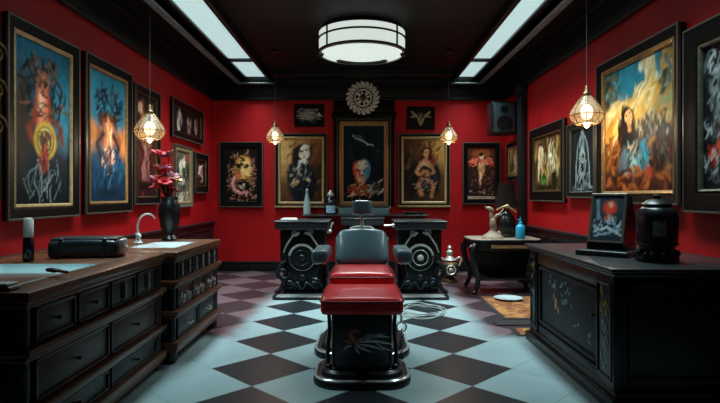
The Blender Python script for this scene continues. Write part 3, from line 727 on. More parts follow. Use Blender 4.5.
# right wall
RA = [('g', [(0, '#5a4630'), (.4, '#80683f'), (.8, '#a88a58'), (1, '#b89c64')]), ('k', .5, .5, .5, .5, 50, .2, .03, 70, 50, ['#8a6c40', '#c8ac74', '#6a5034']), ('e', .5, .5, .2, .34, 0, '#d8c8a4', .7), ('k', .5, .5, .2, .36, 24, .3, .03, 80, 30, ['#f0e4c8', '#c8b084', '#8a6c48']), ('e', .25, .35, .13, .2, 0, '#5a442c', .7), ('e', .5, .08, .5, .06, 0, '#a89068', .7)]
p = on_right(8.2, 9.1, 1.53, 2.16)
picture('small framed pale gold picture below the black loudspeaker', 'painting', *p, RA, 14, fw=.07, gw=.02, gm='gold', group=GR)
RB = [('g', [(0, '#3a2c18'), (.3, '#5a4224'), (.7, '#7c5c2e'), (1, '#4a2c18')]), ('k', .5, .5, .5, .5, 70, .25, .03, 80, 40, ['#4a341a', '#8a6830', '#2a1c0e', '#a8803c']),
      ('e', .26, .54, .11, .34, 4, '#b88858', .5), ('e', .26, .82, .06, .06, 0, '#e0b890', .4), ('e', .26, .88, .07, .03, 0, '#2a160c', .5), ('k', .26, .5, .11, .34, 30, .24, .018, 86, 20, ['#e0b888', '#8a5c38', '#f0d4ac', '#5a3a20']),
      ('e', .64, .56, .15, .26, 0, '#d8c090', .5), ('e', .62, .78, .06, .05, 0, '#e8cca4', .4), ('k', .64, .55, .16, .28, 40, .24, .018, 84, 24, ['#e8dcb8', '#c8a870', '#8a6c3c', '#4a3418']), ('e', .62, .64, .06, .05, 0, '#f0e4c4', .5), ('k', .88, .5, .1, .4, 22, .22, .022, 70, 30, ['#a8844c', '#d0b47c', '#5c4220']), ('k', .45, .5, .06, .4, 14, .22, .02, 100, 30, ['#a88850', '#3a2610', '#c8ac74']),
      ('e', .36, .2, .12, .1, 0, '#4a6a24', .7), ('k', .36, .2, .14, .1, 14, .14, .02, 60, 50, ['#5c8430', '#2c3c14']), ('e', .76, .18, .1, .2, 0, '#22160b', .6), ('e', .5, .06, .5, .05, 0, '#2c1c0e', .7)]
p = on_right(6.52, 7.85, 1.21, 2.23)
picture('black framed golden painting of white winged figures', 'painting', *p, RB, 15, fw=.12, gw=.03, gm='bronze', group=GR)
RC = [('g', [(0, '#101416'), (1, '#181d1f')]), ('k', .5, .5, .45, .5, 40, .2, .02, 80, 40, ['#0c0f11', '#20282a', '#2c3436']), ('l', [(.5, .96), (.3, .72), (.22, .4), (.2, .08)], .022, '#9aa6a6'), ('l', [(.5, .96), (.7, .72), (.78, .4), (.8, .08)], .022, '#9aa6a6'),
      ('k', .5, .55, .2, .36, 40, .22, .014, 80, 35, ['#a8b2b0', '#7a8888', '#c4ccc8', '#0e1214']), ('r', .5, .55, .1, .018, '#c0c8c4'), ('r', .5, .4, .13, .016, '#aab4b0'), ('e', .5, .66, .06, .05, 0, '#c8d0cc', .5), ('e', .47, .67, .014, .01, 0, '#0c0f10'), ('e', .54, .67, .014, .01, 0, '#0c0f10'),
      ('k', .5, .18, .28, .14, 30, .16, .012, 60, 60, ['#8a9696', '#5c6868', '#b4bcb8']), ('k', .5, .05, .45, .03, 12, .2, .012, 0, 20, ['#6c7878', '#98a2a0'])]
p = on_right(5.64, 6.42, 1.26, 2.12)
picture('black framed grey line drawing behind the hanging lantern on the right wall', 'drawing', *p, RC, 16, fw=.06, gw=.015, gm='frame_edge', group=GR)
RD = [('g', [(0, '#3c1a12'), (.15, '#6a381a'), (.35, '#a86424'), (.52, '#d8943c'), (.66, '#90986c'), (.8, '#3a8494'), (1, '#246c84')]),
      ('k', .4, .8, .5, .22, 40, .25, .04, 20, 40, ['#3c90a4', '#2c7a94', '#58a0a8', '#7cb4b0']),
      ('k', .1, .8, .16, .2, 50, .1, .025, 60, 90, ['#3c3a2c', '#6a6040', '#20241c', '#8a7440', '#4c5040']), ('e', .3, .52, .34, .18, 0, '#e0a448', .9), ('k', .3, .52, .34, .16, 30, .3, .035, 30, 25, ['#eab85c', '#c8822c', '#f4d08c']),
      ('e', .42, .86, .2, .14, 0, '#2c8498', .7), ('e', .6, .94, .06, .05, 0, '#e8e0c8', .6), ('l', [(.64, 1.02), (.7, .88), (.74, .78)], .06, '#c8b07c'), ('l', [(.22, .52), (.46, .64), (.7, .76)], .075, '#d8a850'), ('l', [(.42, .54), (.64, .66), (.8, .72)], .075, '#d09a40'), ('l', [(.2, .55), (.48, .68), (.64, .82), (.66, .97)], .012, '#f4e4b8'), ('l', [(.34, .55), (.58, .7), (.74, .86)], .01, '#f8ecc8'), ('k', .68, .8, .08, .14, 12, .26, .016, 66, 10, ['#e8d4a0', '#c8a45c', '#d8bc7c']), ('k', .5, .66, .24, .08, 14, .3, .018, 40, 10, ['#e8bc64', '#c08830', '#f0d08c']),
      ('k', .9, .84, .12, .16, 40, .1, .025, 60, 90, ['#5a5434', '#8a6c34', '#33382c', '#c09044', '#3c6468']),
      ('e', .74, .36, .28, .16, 0, '#2c1c10', .8), ('k', .75, .46, .28, .1, 70, .09, .016, 90, 40, ['#1c120c', '#3a281a', '#6a4c2c', '#c8b080', '#8c8468', '#24303a']), ('k', .8, .28, .26, .14, 60, .12, .018, 70, 60, ['#2a160c', '#5a3018', '#8a4c20', '#1a100c', '#b46c30', '#4c5a5c']), ('k', .14, .3, .16, .14, 40, .12, .02, 70, 50, ['#5a2812', '#2c140a', '#8a4a1c', '#b4682c']),
      ('e', .36, .44, .13, .2, 0, '#140b08', .3), ('e', .37, .56, .1, .1, 0, '#1a0d08', .3), ('k', .36, .48, .14, .16, 30, .18, .016, 85, 25, ['#0e0705', '#2a140c', '#3c2012']),
      ('e', .39, .575, .05, .055, 0, '#d09a66', .25), ('e', .37, .585, .012, .008, 0, '#1a0c08'), ('e', .415, .585, .012, .008, 0, '#1a0c08'), ('e', .39, .542, .014, .004, 0, '#7a2418'), ('e', .4, .5, .03, .03, 0, '#b8824c', .5), ('e', .42, .42, .09, .06, 0, '#100c0c', .5),
      ('e', .48, .27, .13, .1, 0, '#24444a', .5), ('k', .46, .24, .17, .13, 50, .12, .014, 70, 60, ['#3c7078', '#6aa0a4', '#16282e', '#a8c4bc', '#c8a070', '#1c1410']), ('e', .63, .3, .045, .08, 20, '#2c98ac', .5), ('k', .64, .26, .06, .1, 12, .12, .014, 70, 30, ['#48b4c0', '#1c6a7c']), ('e', .3, .24, .06, .1, 0, '#5a6a70', .6),
      ('k', .5, .08, .5, .08, 50, .14, .02, 20, 60, ['#4a1c10', '#8a3c1c', '#2a120c', '#b4602c']), ('e', .68, .13, .04, .05, 0, '#b8442a', .6)]
p = on_right(4.12, 5.56, 1.21, 2.62)
picture('big framed painting of a dark-haired woman before a golden slope and blue sky', 'painting', *p, RD, 17, fw=.085, gw=.035, gm='gold', group=GR, depth=.07)
RE = [('g', [(0, '#090b0d'), (1, '#0f1315')]), ('k', .45, .5, .5, .5, 70, .14, .02, 80, 60, ['#15191c', '#20262a', '#2c3438', '#0a0c0e']), ('k', .3, .86, .3, .1, 30, .2, .016, 60, 60, ['#9aa6a6', '#5c686a', '#c0c8c6']),
      ('e', .25, .72, .15, .07, 0, '#7c8888', .5), ('e', .2, .73, .035, .02, 0, '#08090a'), ('e', .3, .73, .035, .02, 0, '#08090a'), ('k', .3, .62, .2, .08, 26, .14, .014, 80, 50, ['#a4aeac', '#4c585a', '#0c0e10']), ('e', .35, .52, .15, .07, 0, '#6a7678', .5), ('e', .3, .53, .035, .02, 0, '#08090a'), ('e', .4, .53, .035, .02, 0, '#08090a'),
      ('k', .3, .42, .3, .08, 30, .16, .014, 70, 60, ['#8c9898', '#3c4648', '#b4bcba', '#0c0e10']), ('e', .16, .24, .07, .07, 20, '#b02c1e', .6), ('k', .2, .25, .12, .09, 14, .12, .018, 60, 40, ['#e05038', '#7a1c14', '#d8d4cc']), ('e', .32, .32, .06, .03, 0, '#c04a34', .6), ('k', .4, .18, .4, .12, 40, .14, .014, 60, 70, ['#8a9494', '#4c5658', '#b8bebc', '#14181a'])]
p = on_right(3.1, 4.05, 1.16, 2.52)
picture('wide black framed dark skull drawing with red touches at the right edge', 'drawing', *p, RE, 18, fw=.15, gw=.02, gm='silver_frame', group=GR, depth=.07)

# carved black mirror at the near end of the left wall
def carved():
    (c, rz, w, h) = on_left(2.9, 3.82, 1.25, 2.5)
    t = thing('carved_mirror', 'carved black scrollwork mirror at the left edge of the photo', 'mirror', c, rz)
    b = B(); mitre(b, w, h, [(0, -.003), (0, -.04), (.03, -.06), (.12, -.05), (.14, -.02), (.14, -.003)]); part('frame', b, 'frame_black', t)
    for z in (-.1, .15, .4):
        for s in (-1, 1):
            b = B(); tube(b, spiral((s * (w / 2 - .07), -.062, z), .085, .015, 1.4, 'y', 22, 0, s), .012, 6); part('scroll_carving', b, 'bronze', t)
    b = B(); bx(b, -w / 2 + .135, w / 2 - .135, -.02, -.004, -h / 2 + .135, h / 2 - .135, .001); part('mirror_glass', b, 'dark_steel', t)
carved()

# round silver medallion
def medallion():
    c = (PX(363, 9.08), YB - .055, PZ(98, 9.08))
    t = thing('wall_medallion', 'round silver wreath medallion above the tall centre portrait', 'medallion', c)
    b = B(); lathe(b, [(.23, 0), (.24, .02), (.2, .03), (.12, .025)], 32, mtx=Matrix.Rotation(PI / 2, 4, 'X')); part('dish', b, 'frame_black', t)
    b = B()
    for i in range(20):
        a = 2 * PI * i / 20
        m = Matrix.Rotation(-a, 4, 'Y')
        ball(b, Vector((math.cos(a) * .245, -.035, math.sin(a) * .245)), .042, 8, 6, (1.3, .5, .7), Matrix.Rotation(-a - .7, 4, 'Y'))
        ball(b, Vector((math.cos(a + .15) * .195, -.045, math.sin(a + .15) * .195)), .032, 8, 6, (1.3, .5, .6), Matrix.Rotation(-a + .7, 4, 'Y'))
    part('wreath', b, 'pale_silver', t)
    b = B(); tube(b, ring_pts((0, -.035, 0), .14, 'y', 30), .014, 6, True)
    for i in range(4):
        a = PI / 2 * i + .78; tube(b, [(math.cos(a) * .135, -.035, math.sin(a) * .135), (math.cos(a) * .05, -.05, math.sin(a) * .05)], .016, 6)
    part('inner_ring', b, 'pale_silver', t)
    b = B()
    for i in range(8):
        a = PI / 4 * i + .2; ball(b, (math.cos(a) * .075, -.045, math.sin(a) * .075), .04, 8, 6, (1.5, .4, .5), Matrix.Rotation(-a, 4, 'Y'))
    part('star', b, 'pale_silver', t)
    b = B(); ball(b, (0, -.04, 0), .065, 14, 10, (1, .55, 1.1)); part('boss', b, 'bronze', t)
medallion()

# ------------------------------------------------------------------ left drawer cabinets
def drawer_cabinet(label, xb, xf, y0, y1, zt, zs, ndr, top_m, basin, name='drawer_cabinet', mids=('wood_dark', 'wood_red', 'wood_dark')):
    """xf = front plane (faces +x); zs = ledge heights [z1, z2, zbase]"""
    t = thing(name, label, 'cabinet', ((xb + xf) / 2, (y0 + y1) / 2, 0), 0, 'drawer cabinets along the left wall')
    z1, z2, z3 = zs
    b = B(); bx(b, xb, xf - .045, y0 + .03, y1 - .03, z3 - .02, zt - .05, .003); part('carcass', b, 'wood_dark', t, True)
    # worktop with an opening for the basin
    b = B(); bx0, bx1, by0, by1 = basin
    tz = zt - .05
    bx(b, xb, bx0, y0, y1, tz, zt, .006); bx(b, bx1, xf + .02, y0, y1, tz, zt, .006)
    bx(b, bx0 - .01, bx1 + .01, y0, by0, tz, zt, .006); bx(b, bx0 - .01, bx1 + .01, by1, y1, tz, zt, .006)
    bx(b, xb, xf + .005, y0 + .012, y1 - .012, tz - .03, tz + .002, .01)
    part('worktop', b, top_m, t, True)
    # ledges
    for z in (z1, z2):
        b = B(); bx(b, xb, xf + .03, y0 - .012, y1 + .012, z - .012, z + .022, .008); bx(b, xb, xf + .008, y0, y1, z - .04, z - .012, .008); part('ledge_moulding', b, 'wood_brown', t, True)
    b = B(); bx(b, xb, xf + .03, y0 - .012, y1 + .012, z3 - .03, z3 + .03, .01); bx(b, xb, xf + .01, y0 + .01, y1 - .01, z3 - .06, z3 - .03, .008); part('plinth', b, 'wood_brown', t, True)
    for (yy) in (y0 + .06, y1 - .06):
        for xx in (xb + .08, xf - .05):
            b = B(); lathe(b, [(.035, 0), (.05, .02), (.045, z3 - .06)], 12, (xx, yy, 0)); part('foot', b, 'wood_dark', t, True)
    # corner posts
    for yy in (y0 + .035, y1 - .035):
        b = B(); lathe(b, [(.028, z3 + .03), (.028, z2 - .04)], 10, (xf - .03, yy, 0)); lathe(b, [(.028, z2 + .02), (.028, z1 - .04)], 10, (xf - .03, yy, 0)); lathe(b, [(.028, z1 + .02), (.03, tz - .03)], 10, (xf - .03, yy, 0)); part('corner_post', b, 'wood_dark', t, True)
    tiers = [(z1 + .03, tz - .035), (z2 + .03, z1 - .045), (z3 + .035, z2 - .045)]
    for ti, (za, zb) in enumerate(tiers):
        n = ndr[ti]; L = (y1 - y0 - .16) / n
        for i in range(n):
            ya = y0 + .08 + L * i + .012; yb = ya + L - .024
            b = B(); bx(b, xf - .05, xf - .012, ya, yb, za, zb, .003)
            for (a0, a1, c0, c1) in ((ya, yb, za, za + .018), (ya, yb, zb - .018, zb), (ya, ya + .018, za, zb), (yb - .018, yb, za, zb)):
                bx(b, xf - .02, xf - .002, a0, a1, c0, c1, .004)
            d = part('drawer', b, mids[ti], t, True)
            zc, yc = (za + zb) / 2, (ya + yb) / 2
            plain = y0 < 3
            if plain and not (ti == 0 and i >= 2):
                b = B(); lathe(b, [(.006, 0), (.006, .012), (.014, .02), (.01, .03), (.002, .033)], 10, (xf - .013, yc, zc), Matrix.Rotation(PI / 2, 4, 'Y')); part('knob', b, 'bronze', d, True)
            elif ti == 0:
                b = B(); lathe(b, [(.005, 0), (.012, .03), (.007, .06), (.012, .09), (.005, .12)], 8, (xf + .002, yc, zc - .06)); bx(b, xf - .013, xf + .002, yc - .008, yc + .008, zc - .05, zc + .05, .003)
                part('pull', b, 'silver', d, True)
            elif ti == 1:
                for q in (.3, .7):
                    b = B(); yy = ya + (yb - ya) * q
                    lathe(b, [(.018, 0), (.022, .006), (.008, .012), (.014, .026), (.004, .034)], 10, (xf - .013, yy, zc), Matrix.Rotation(PI / 2, 4, 'Y')); tube(b, ring_pts((xf + .012, yy, zc - .025), .022, 'x', 12, ry=.028), .004, 5, True)
                    part('ring_pull', b, 'silver', d, True)
            else:
                b = B(); tube(b, smooth([(xf - .013, yc - .05, zc), (xf + .015, yc - .04, zc - .01), (xf + .02, yc, zc - .018), (xf + .015, yc + .04, zc - .01), (xf - .013, yc + .05, zc)], 4), .007, 6)
                part('handle', b, 'silver', d, True)
    # end panel facing the camera
    b = B()
    for (za, zb) in tiers:
        for (a0, a1, c0, c1) in ((xb + .08, xf - .1, za, za + .03), (xb + .08, xf - .1, zb - .03, zb), (xb + .08, xb + .11, za, zb), (xf - .13, xf - .1, za, zb)):
            bx(b, a0, a1, y0 + .012, y0 + .035, c0, c1, .004)
    part('end_panel', b, 'wood_dark', t, True)
    return t
def basin(parent, x0, x1, y0, y1, zt, m, deep=.05):
    w, d = x1 - x0, y1 - y0; cx, cy = (x0 + x1) / 2, (y0 + y1) / 2
    b = B()
    def ol(i, r): return [(x + cx, y + cy) for x, y in rrect(w - 2 * i, d - 2 * i, r)]
    rings = [(ol(-.025, .08), zt - .006), (ol(-.004, .08), zt - .0015), (ol(.004, .075), zt - .0008), (ol(.016, .07), zt - .002), (ol(.022, .06), zt - .01), (ol(.05, .06), zt - deep * .7), (ol(.1, .06), zt - deep)]
    vs = [[b.verts.new((x, y, z)) for x, y in o] for o, z in rings]
    n = len(vs[0])
    for a, c in zip(vs, vs[1:]):
        for i in range(n): b.faces.new((a[i], a[(i + 1) % n], c[(i + 1) % n], c[i]))
    b.faces.new(vs[-1])
    o = part('basin', b, m, parent, True)
    b = B(); lathe(b, [(.03, zt - deep + .001), (.026, zt - deep + .006), (.012, zt - deep + .004)], 16, (cx, cy, 0)); part('drain', b, 'chrome', o, True)
bn = (-2.32, -1.66, 2.5, 3.38)
nc = drawer_cabinet('long near cabinet of black drawers with a teal glazed sink in its brown top', -2.5, -1.49, 2.36, 4.0, .853, (.575, .30, .1), (4, 2, 2), 'wood_brown', (bn[0] - .005, bn[1] + .005, bn[2] - .005, bn[3] + .005))
basin(nc, *bn, .853, 'basin_teal')
bf = (-1.93, -1.55, 4.42, 5.0)
fc = drawer_cabinet('shorter far cabinet of carved drawers with a white sink, nearer the back wall', -2.5, -1.42, 4.05, 5.30, .853, (.615, .385, .14), (6, 3, 2), 'wood_brown', (bf[0] - .005, bf[1] + .005, bf[2] - .005, bf[3] + .005))
basin(fc, *bf, .853, 'ceramic', .035)
# faucet
def faucet(label, x, y, z, s=1.0, towards=1):
    t = thing('faucet', label, 'faucet', (x, y, z))
    b = B(); lathe(b, [(.05, 0), (.052, .012), (.03, .03), (.022, .07), (.028, .09), (.016, .11)], 14); part('base', b, 'chrome', t)
    b = B(); tube(b, smooth([(0, 0, .1), (-.005, 0, .18), (.02, 0, .26), (.07, 0, .30), (.13, 0, .29), (.16, 0, .25)], 6), .012, 8, r1=.008); part('spout', b, 'silver', t)
    for q in (-1, 1):
        b = B(); tube(b, [(0, 0, .06), (0, q * .06, .07), (0, q * .1, .09)], .01, 8); ball(b, (0, q * .1, .09), .02); part('tap_handle', b, 'chrome', t)
    return t
f = faucet('silver swan-neck faucet beside the white sink of the far cabinet', -2.16, 4.62, .853)
f.rotation_euler.z = .5; f.scale = (.88, .88, .88); f.scale = (.88, .88, .88); f.location = (-2.0, 4.78, .853)

# things on the left cabinets
def tool_case():
    t = thing('leather_case', 'long black leather case lying between the two left sinks', 'case', (-1.93, 3.78, .853))
    b = B(); rbox(b, (0, 0, .06), (.46, .26, .12), .035, 3, 4, lambda p: (p.x, p.y, p.z + (.012 if p.z > 0 else 0) * (1 - (p.x / .23) ** 2))); part('body', b, 'panel_leather', t)
    b = B(); rbox(b, (0, .0, .125), (.43, .22, .03), .014, 2, 2); part('flap', b, 'panel_leather', t)
    for s in (-1, 1):
        b = B(); rbox(b, (s * .14, 0, .07), (.03, .272, .14), .012, 2, 2); part('strap', b, 'panel_leather', t)
    b = B(); rbox(b, (.235, -.02, .075), (.03, .14, .10), .012, 2, 1); part('end_clasp', b, 'silver', t)
    t.rotation_euler.z = .15
tool_case()
def pump_bottle():
    t = thing('dispenser_bottle', 'dark dispenser bottle with a white cap behind the near sink', 'bottle', (-2.17, 3.48, .853))
    b = B(); lathe(b, [(.03, 0), (.034, .01), (.034, .13), (.026, .16)], 16); part('body', b, 'navy_glass', t)
    b = B(); lathe(b, [(.028, .16), (.03, .17), (.03, .27), (.02, .285)], 16); part('cap', b, 'white', t)
pump_bottle()
def black_box():
    t = thing('lidded_box', 'black lidded box at the left edge of the near cabinet', 'box', (-2.36, 3.0, .853))
    b = B(); rbox(b, (-.05, 0, .1), (.16, .8, .2), .012, 2, 1); part('body', b, 'black_paint', t)
    b = B(); rbox(b, (-.05, 0, .225), (.175, .82, .05), .015, 2, 1); part('lid', b, 'black_metal', t)
    b = B(); rbox(b, (.035, 0, .18), (.014, .06, .05), .005); part('latch', b, 'dark_steel', t)
black_box()
# brush in the basin and white tray at its near edge
def brush():
    t = thing('hair_brush', 'small dark brush lying on the rim of the near sink', 'brush', (-1.71, 2.78, .875))
    b = B(); rbox(b, (0, 0, .012), (.04, .09, .02), .009, 2, 2); part('head', b, 'black_metal', t)
    b = B(); tube(b, [(0, -.04, .012), (0, -.14, .012)], .008, 8); part('handle', b, 'bronze', t)
    t.rotation_euler.z = 1.0
    t.location = (-1.64, 2.84, .874)
brush()
def tray():
    t = thing('folded_towel', 'folded pale grey towel on the near end of the near cabinet', 'towel', (-1.75, 2.425, .853))
    b = B(); rbox(b, (0, 0, .011), (.36, .085, .02), .009, 2, 3); part('lower_fold', b, 'label_grey', t)
    b = B(); rbox(b, (0, 0, .029), (.34, .08, .014), .006, 2, 3); part('upper_fold', b, 'ceramic', t)
tray()
# vase with flowers on the far cabinet
def vase():
    x, y = -1.86, 5.255
    t = thing('flower_vase', 'dark vase of red and pink flowers on the far cabinet', 'vase', (-2.26, 5.1, .853))
    b = B(); lathe(b, [(.06, 0), (.075, .015), (.05, .05), (.085, .14), (.105, .26), (.1, .33), (.07, .385), (.085, .42), (.078, .42)], 20); part('vase_body', b, 'black_metal', t)
    b = B()
    rng = random.Random(7); heads = []
    for i in range(15):
        a = rng.random() * 2 * PI; r = .02 + .09 * rng.random(); h = .47 + .36 * rng.random()
        p = (r * math.cos(a) - .05, r * math.sin(a), h)
        heads.append(p); tube(b, smooth([(0, 0, .3), (p[0] * .3, p[1] * .3, .42), p], 4), .005, 5)
    part('stems', b, 'stem', t)
    for i, p in enumerate(heads):
        b = B()
        m0 = Matrix.Rotation(rng.uniform(-.6, .6), 4, 'X') @ Matrix.Rotation(rng.uniform(-.6, .6), 4, 'Y')
        for L, (n, r, tilt) in enumerate(((6, .046, .35), (5, .03, .9))):
            for q in range(n):
                a = 2 * PI * q / n + L * .4
                m = m0 @ Matrix.Rotation(a, 4, 'Z') @ Matrix.Rotation(-tilt, 4, 'Y')
                ball(b, Vector(p) + m @ Vector((r, 0, .005)), r * .85, 8, 5, (1, .75, .22), m)
        ball(b, p, .02, 8, 6)
        part('flower', b, ('petal_red', 'petal_pink', 'petal_red', 'petal_gold')[i % 4 if i % 8 != 3 else 0], t)
    return t
v = vase(); v.location = (-1.86, 5.17, .853)

# ------------------------------------------------------------------ barber chair
def barber_chair():
    t = thing('barber_chair', 'red and black leather barber chair with chrome headrest post in the middle of the floor', 'barber chair', (0, 4.1, 0))
    def plate(name, cx, cy, w, d, r):
        b = B()
        def o(i): return [(x + cx, y + cy) for x, y in rrect(w - 2 * i, d - 2 * i, max(.03, r - i))]
        loft(b, [(o(.012), 0), (o(0), .008), (o(0), .035), (o(.012), .05), (o(.05), .058), (o(.06), .085), (o(.075), .095)])
        p = part(name, b, 'black_metal', t, True)
        b = B(); tube(b, [(x, y, .05) for x, y in o(.016)], .011, 8, True); part('chrome_rim', b, 'chrome', p, True)
        b = B(); tube(b, [(x, y, .095) for x, y in o(.078)], .007, 8, True); part('chrome_bead', b, 'dark_steel', p, True)
    plate('footrest_plate', 0, 3.80, .675, .56, .19)
    plate('base_plate', 0, 4.55, .78, .88, .28)
    b = B(); lathe(b, [(.2, .09), (.19, .12), (.12, .15), (.11, .4), (.17, .44), (.17, .47)], 28, (0, 4.5, 0)); part('pedestal', b, 'dark_steel', t, True)
    b = B(); rbox(b, (0, 4.3, .485), (.46, .9, .07), .02, 2, 2); part('seat_frame', b, 'black_metal', t, True)
    # padded leg panel with the silver bird emblem
    b = B(); rbox(b, (0, 3.69, .3), (.415, .13, .38), .022, 3, 3, lambda p: (p.x, p.y - (.012 * (1 - (p.x / .21) ** 2) if p.y < 0 else 0), p.z)); lp = part('leg_panel', b, 'panel_leather', t, True)
    b = B(); tube(b, [(x, 3.618, .3 + z) for x, z in rrect(.385, .345, .02, 3)], .006, 6, True); part('piping', b, 'black_metal', lp, True)
    def E(px, py): return (PX(px, 3.60), PZ(py, 3.60))
    def leaf(b, p0, p1, w, n=7, bend=.0):
        (x0, z0), (x1, z1) = p0, p1
        dx, dz = x1 - x0, z1 - z0; L = math.hypot(dx, dz); nx, nz = -dz / L, dx / L
        up, dn = [], []
        for i in range(n + 1):
            q = i / n; wv = w * math.sin(PI * min(1, q * .92 + .06)) ; of = bend * math.sin(PI * q)
            up.append((x0 + dx * q + nx * (wv + of), z0 + dz * q + nz * (wv + of))); dn.append((x0 + dx * q - nx * (wv - of), z0 + dz * q - nz * (wv - of)))
        yf = 3.610
        prism(b, up + dn[::-1], yf, 3.622)
    b = B()
    for (a, c, w, bd) in (((357, 341), (390, 338), .010, .02), ((357, 343), (392, 345), .009, .015), ((356, 345), (384, 351), .008, .01), ((355, 346), (372, 353), .007, .0), ((362, 340), (376, 335), .008, .01), ((366, 341), (386, 334), .006, .012), ((352, 346), (343, 351), .007, -.008), ((355, 348), (360, 355), .006, 0), ((376, 343), (391, 351), .005, -.01)):
        leaf(b, E(*a), E(*c), w, 7, bd)
    part('bird_emblem_wings', b, 'decal_silver', lp, True)
    b = B()
    for (a, c, w, bd) in (((357, 345), (348, 333), .014, .0), ((349, 335), (357, 330), .010, .0), ((355, 331), (360, 333), .005, 0), ((352, 344), (344, 341), .008, 0)):
        leaf(b, E(*a), E(*c), w, 7, bd)
    part('bird_emblem_head', b, 'decal_rust', lp, True)
    for s in (-1, 1):
        b = B(); tube(b, smooth([(s * .225, 3.66, .09), (s * .235, 3.68, .2), (s * .225, 3.72, .36), (s * .24, 3.8, .5)], 5), .014, 8); ball(b, (s * .225, 3.66, .11), .026); part('footrest_arm', b, 'dark_steel', t, True)
    # cushions
    def cushion(name, c, s, r, m, crown, pm):
        b = B()
        rbox(b, c, s, r, 4, 8, lambda p: (p.x, p.y, p.z + (crown * (1 - (2 * p.x / s[0]) ** 2) * (1 - (2 * p.y / s[1]) ** 2) if p.z > 0 else 0)))
        o = part(name, b, m, t, True)
        b = B(); tube(b, [(c[0] + x, c[1] + y, c[2] + s[2] / 2 - r * .75) for x, y in rrect(s[0] + .004, s[1] + .004, r, 4)], .006, 6, True); part('piping', b, pm, o, True)
        return o
    cushion('front_cushion', (0, 3.80, .552), (.545, .60, .112), .03, 'red_leather', .014, 'red_piping')
    cushion('seat_cushion', (0, 4.40, .612), (.51, .57, .14), .042, 'red_leather', .02, 'red_piping')
    # backrest, tilted back
    m = Matrix.Translation((0, 4.74, .66)) @ Matrix.Rotation(math.radians(-30), 4, 'X')
    b = B(); 
    def bb(p):
        z = p.z + .18; x = p.x
        k_ = max(0, (z - .2) / .14); x *= 1 - .07 * min(1, k_) ** 2
        z2 = p.z - (.03 * (abs(p.x) / .24) ** 3 if p.z > 0 else 0)
        return (x, p.y - (.03 * (1 - (p.x / .25) ** 2) * (1 - (p.z / .18) ** 2) if p.y < 0 else 0), z2)
    rbox(b, (0, 0, .175), (.475, .13, .36), .05, 4, 8, bb, m); bk = part('backrest', b, 'black_leather', t, True)
    b = B(); rbox(b, (0, .075, .15), (.5, .05, .34), .022, 2, 3, None, m); part('back_shell', b, 'black_metal', bk, True)
    # chrome crescent and headrest post
    b = B(); tube(b, smooth([(-.13, 4.93, .93), (-.1, 4.94, .975), (-.05, 4.945, .99), (.05, 4.945, .99), (.1, 4.94, .975), (.13, 4.93, .93)], 5), .016, 8); rbox(b, (0, 4.945, .965), (.1, .03, .06), .01, 2, 1); part('headrest_bracket', b, 'pale_silver', t, True)
    b = B(); tube(b, [(0, 4.95, .95), (0, 4.94, 1.13)], .016, 10); part('headrest_post', b, 'pale_silver', t, True)
    m2 = Matrix.Translation((0, 4.93, 1.172)) @ Matrix.Rotation(math.radians(-12), 4, 'X')
    b = B(); rbox(b, (0, 0, 0), (.165, .09, .135), .032, 4, 4, lambda p: (p.x, p.y, p.z), m2); hr = part('headrest', b, 'black_leather', t, True)
    b = B()
    for s in (-1, 1): rbox(b, (s * .084, .005, 0), (.012, .08, .12), .005, 1, 1, None, m2)
    part('side_cap', b, 'chrome', hr, True)
    # armrests
    for s in (-1, 1):
        b = B(); rbox(b, (s * .335, 4.47, .80), (.13, .52, .10), .028, 3, 3); a = part('armrest', b, 'black_leather', t, True)
        b = B(); rbox(b, (s * .335, 4.47, .755), (.1, .48, .03), .01, 1, 1); part('arm_rail', b, 'chrome', a, True)
        b = B(); prism(b, [(4.3, .5), (4.68, .5), (4.66, .76), (4.36, .76)], s * .29, s * .345, Matrix(((0, 1, 0, 0), (1, 0, 0, 0), (0, 0, 1, 0), (0, 0, 0, 1)))); part('arm_support', b, 'black_metal', t, True)
        b = B(); tube(b, smooth([(s * .32, 4.28, .75), (s * .335, 4.24, .66), (s * .31, 4.26, .56), (s * .25, 4.3, .5)], 5), .014, 8); part('arm_bracket', b, 'dark_steel', t, True)
    b = B(); tube(b, [(-.27, 4.34, .52), (.33, 4.34, .52)], .015, 8); part('cross_bar', b, 'dark_steel', t, True)
    # recline lever with loop and hanging chain on the right side
    b = B(); tube(b, smooth([(.23, 3.95, .46), (.28, 3.9, .42), (.285, 3.86, .38)], 4), .009, 6); tube(b, ring_pts((.285, 3.86, .335), .035, 'y', 16), .006, 6, True); part('lever', b, 'chrome', t, True)
    b = B()
    z = .30; i = 0
    while z > .10:
        tube(b, ring_pts((.285 + .004 * math.sin(i), 3.86, z), .012, 'y' if i % 2 else 'x', 8, ry=.018), .0035, 5, True); z -= .026; i += 1
    part('chain', b, 'dark_steel', t, True)
barber_chair()
# thin cable coiled on the floor
def cable():
    pts = []
    rng = random.Random(3)
    c = (.60, 5.95)
    pts += [(.36, 5.05, .007), (.42, 5.25, .007), (.40, 5.5, .007)]
    for i in range(52):
        a = i * .42; r = .17 + .09 * math.sin(i * .37) + .05 * rng.random()
        pts.append((c[0] + r * 1.15 * math.cos(a + 3.4), c[1] + r * 1.5 * math.sin(a + 3.4), .007 + .004 * (i % 3)))
    b = B(); tube(b, smooth(pts, 3), .0065, 5)
    tag(part('cable', b, 'cable'), 'thin grey cable lying in loops on the tiles right of the barber chair', 'cable')
cable()

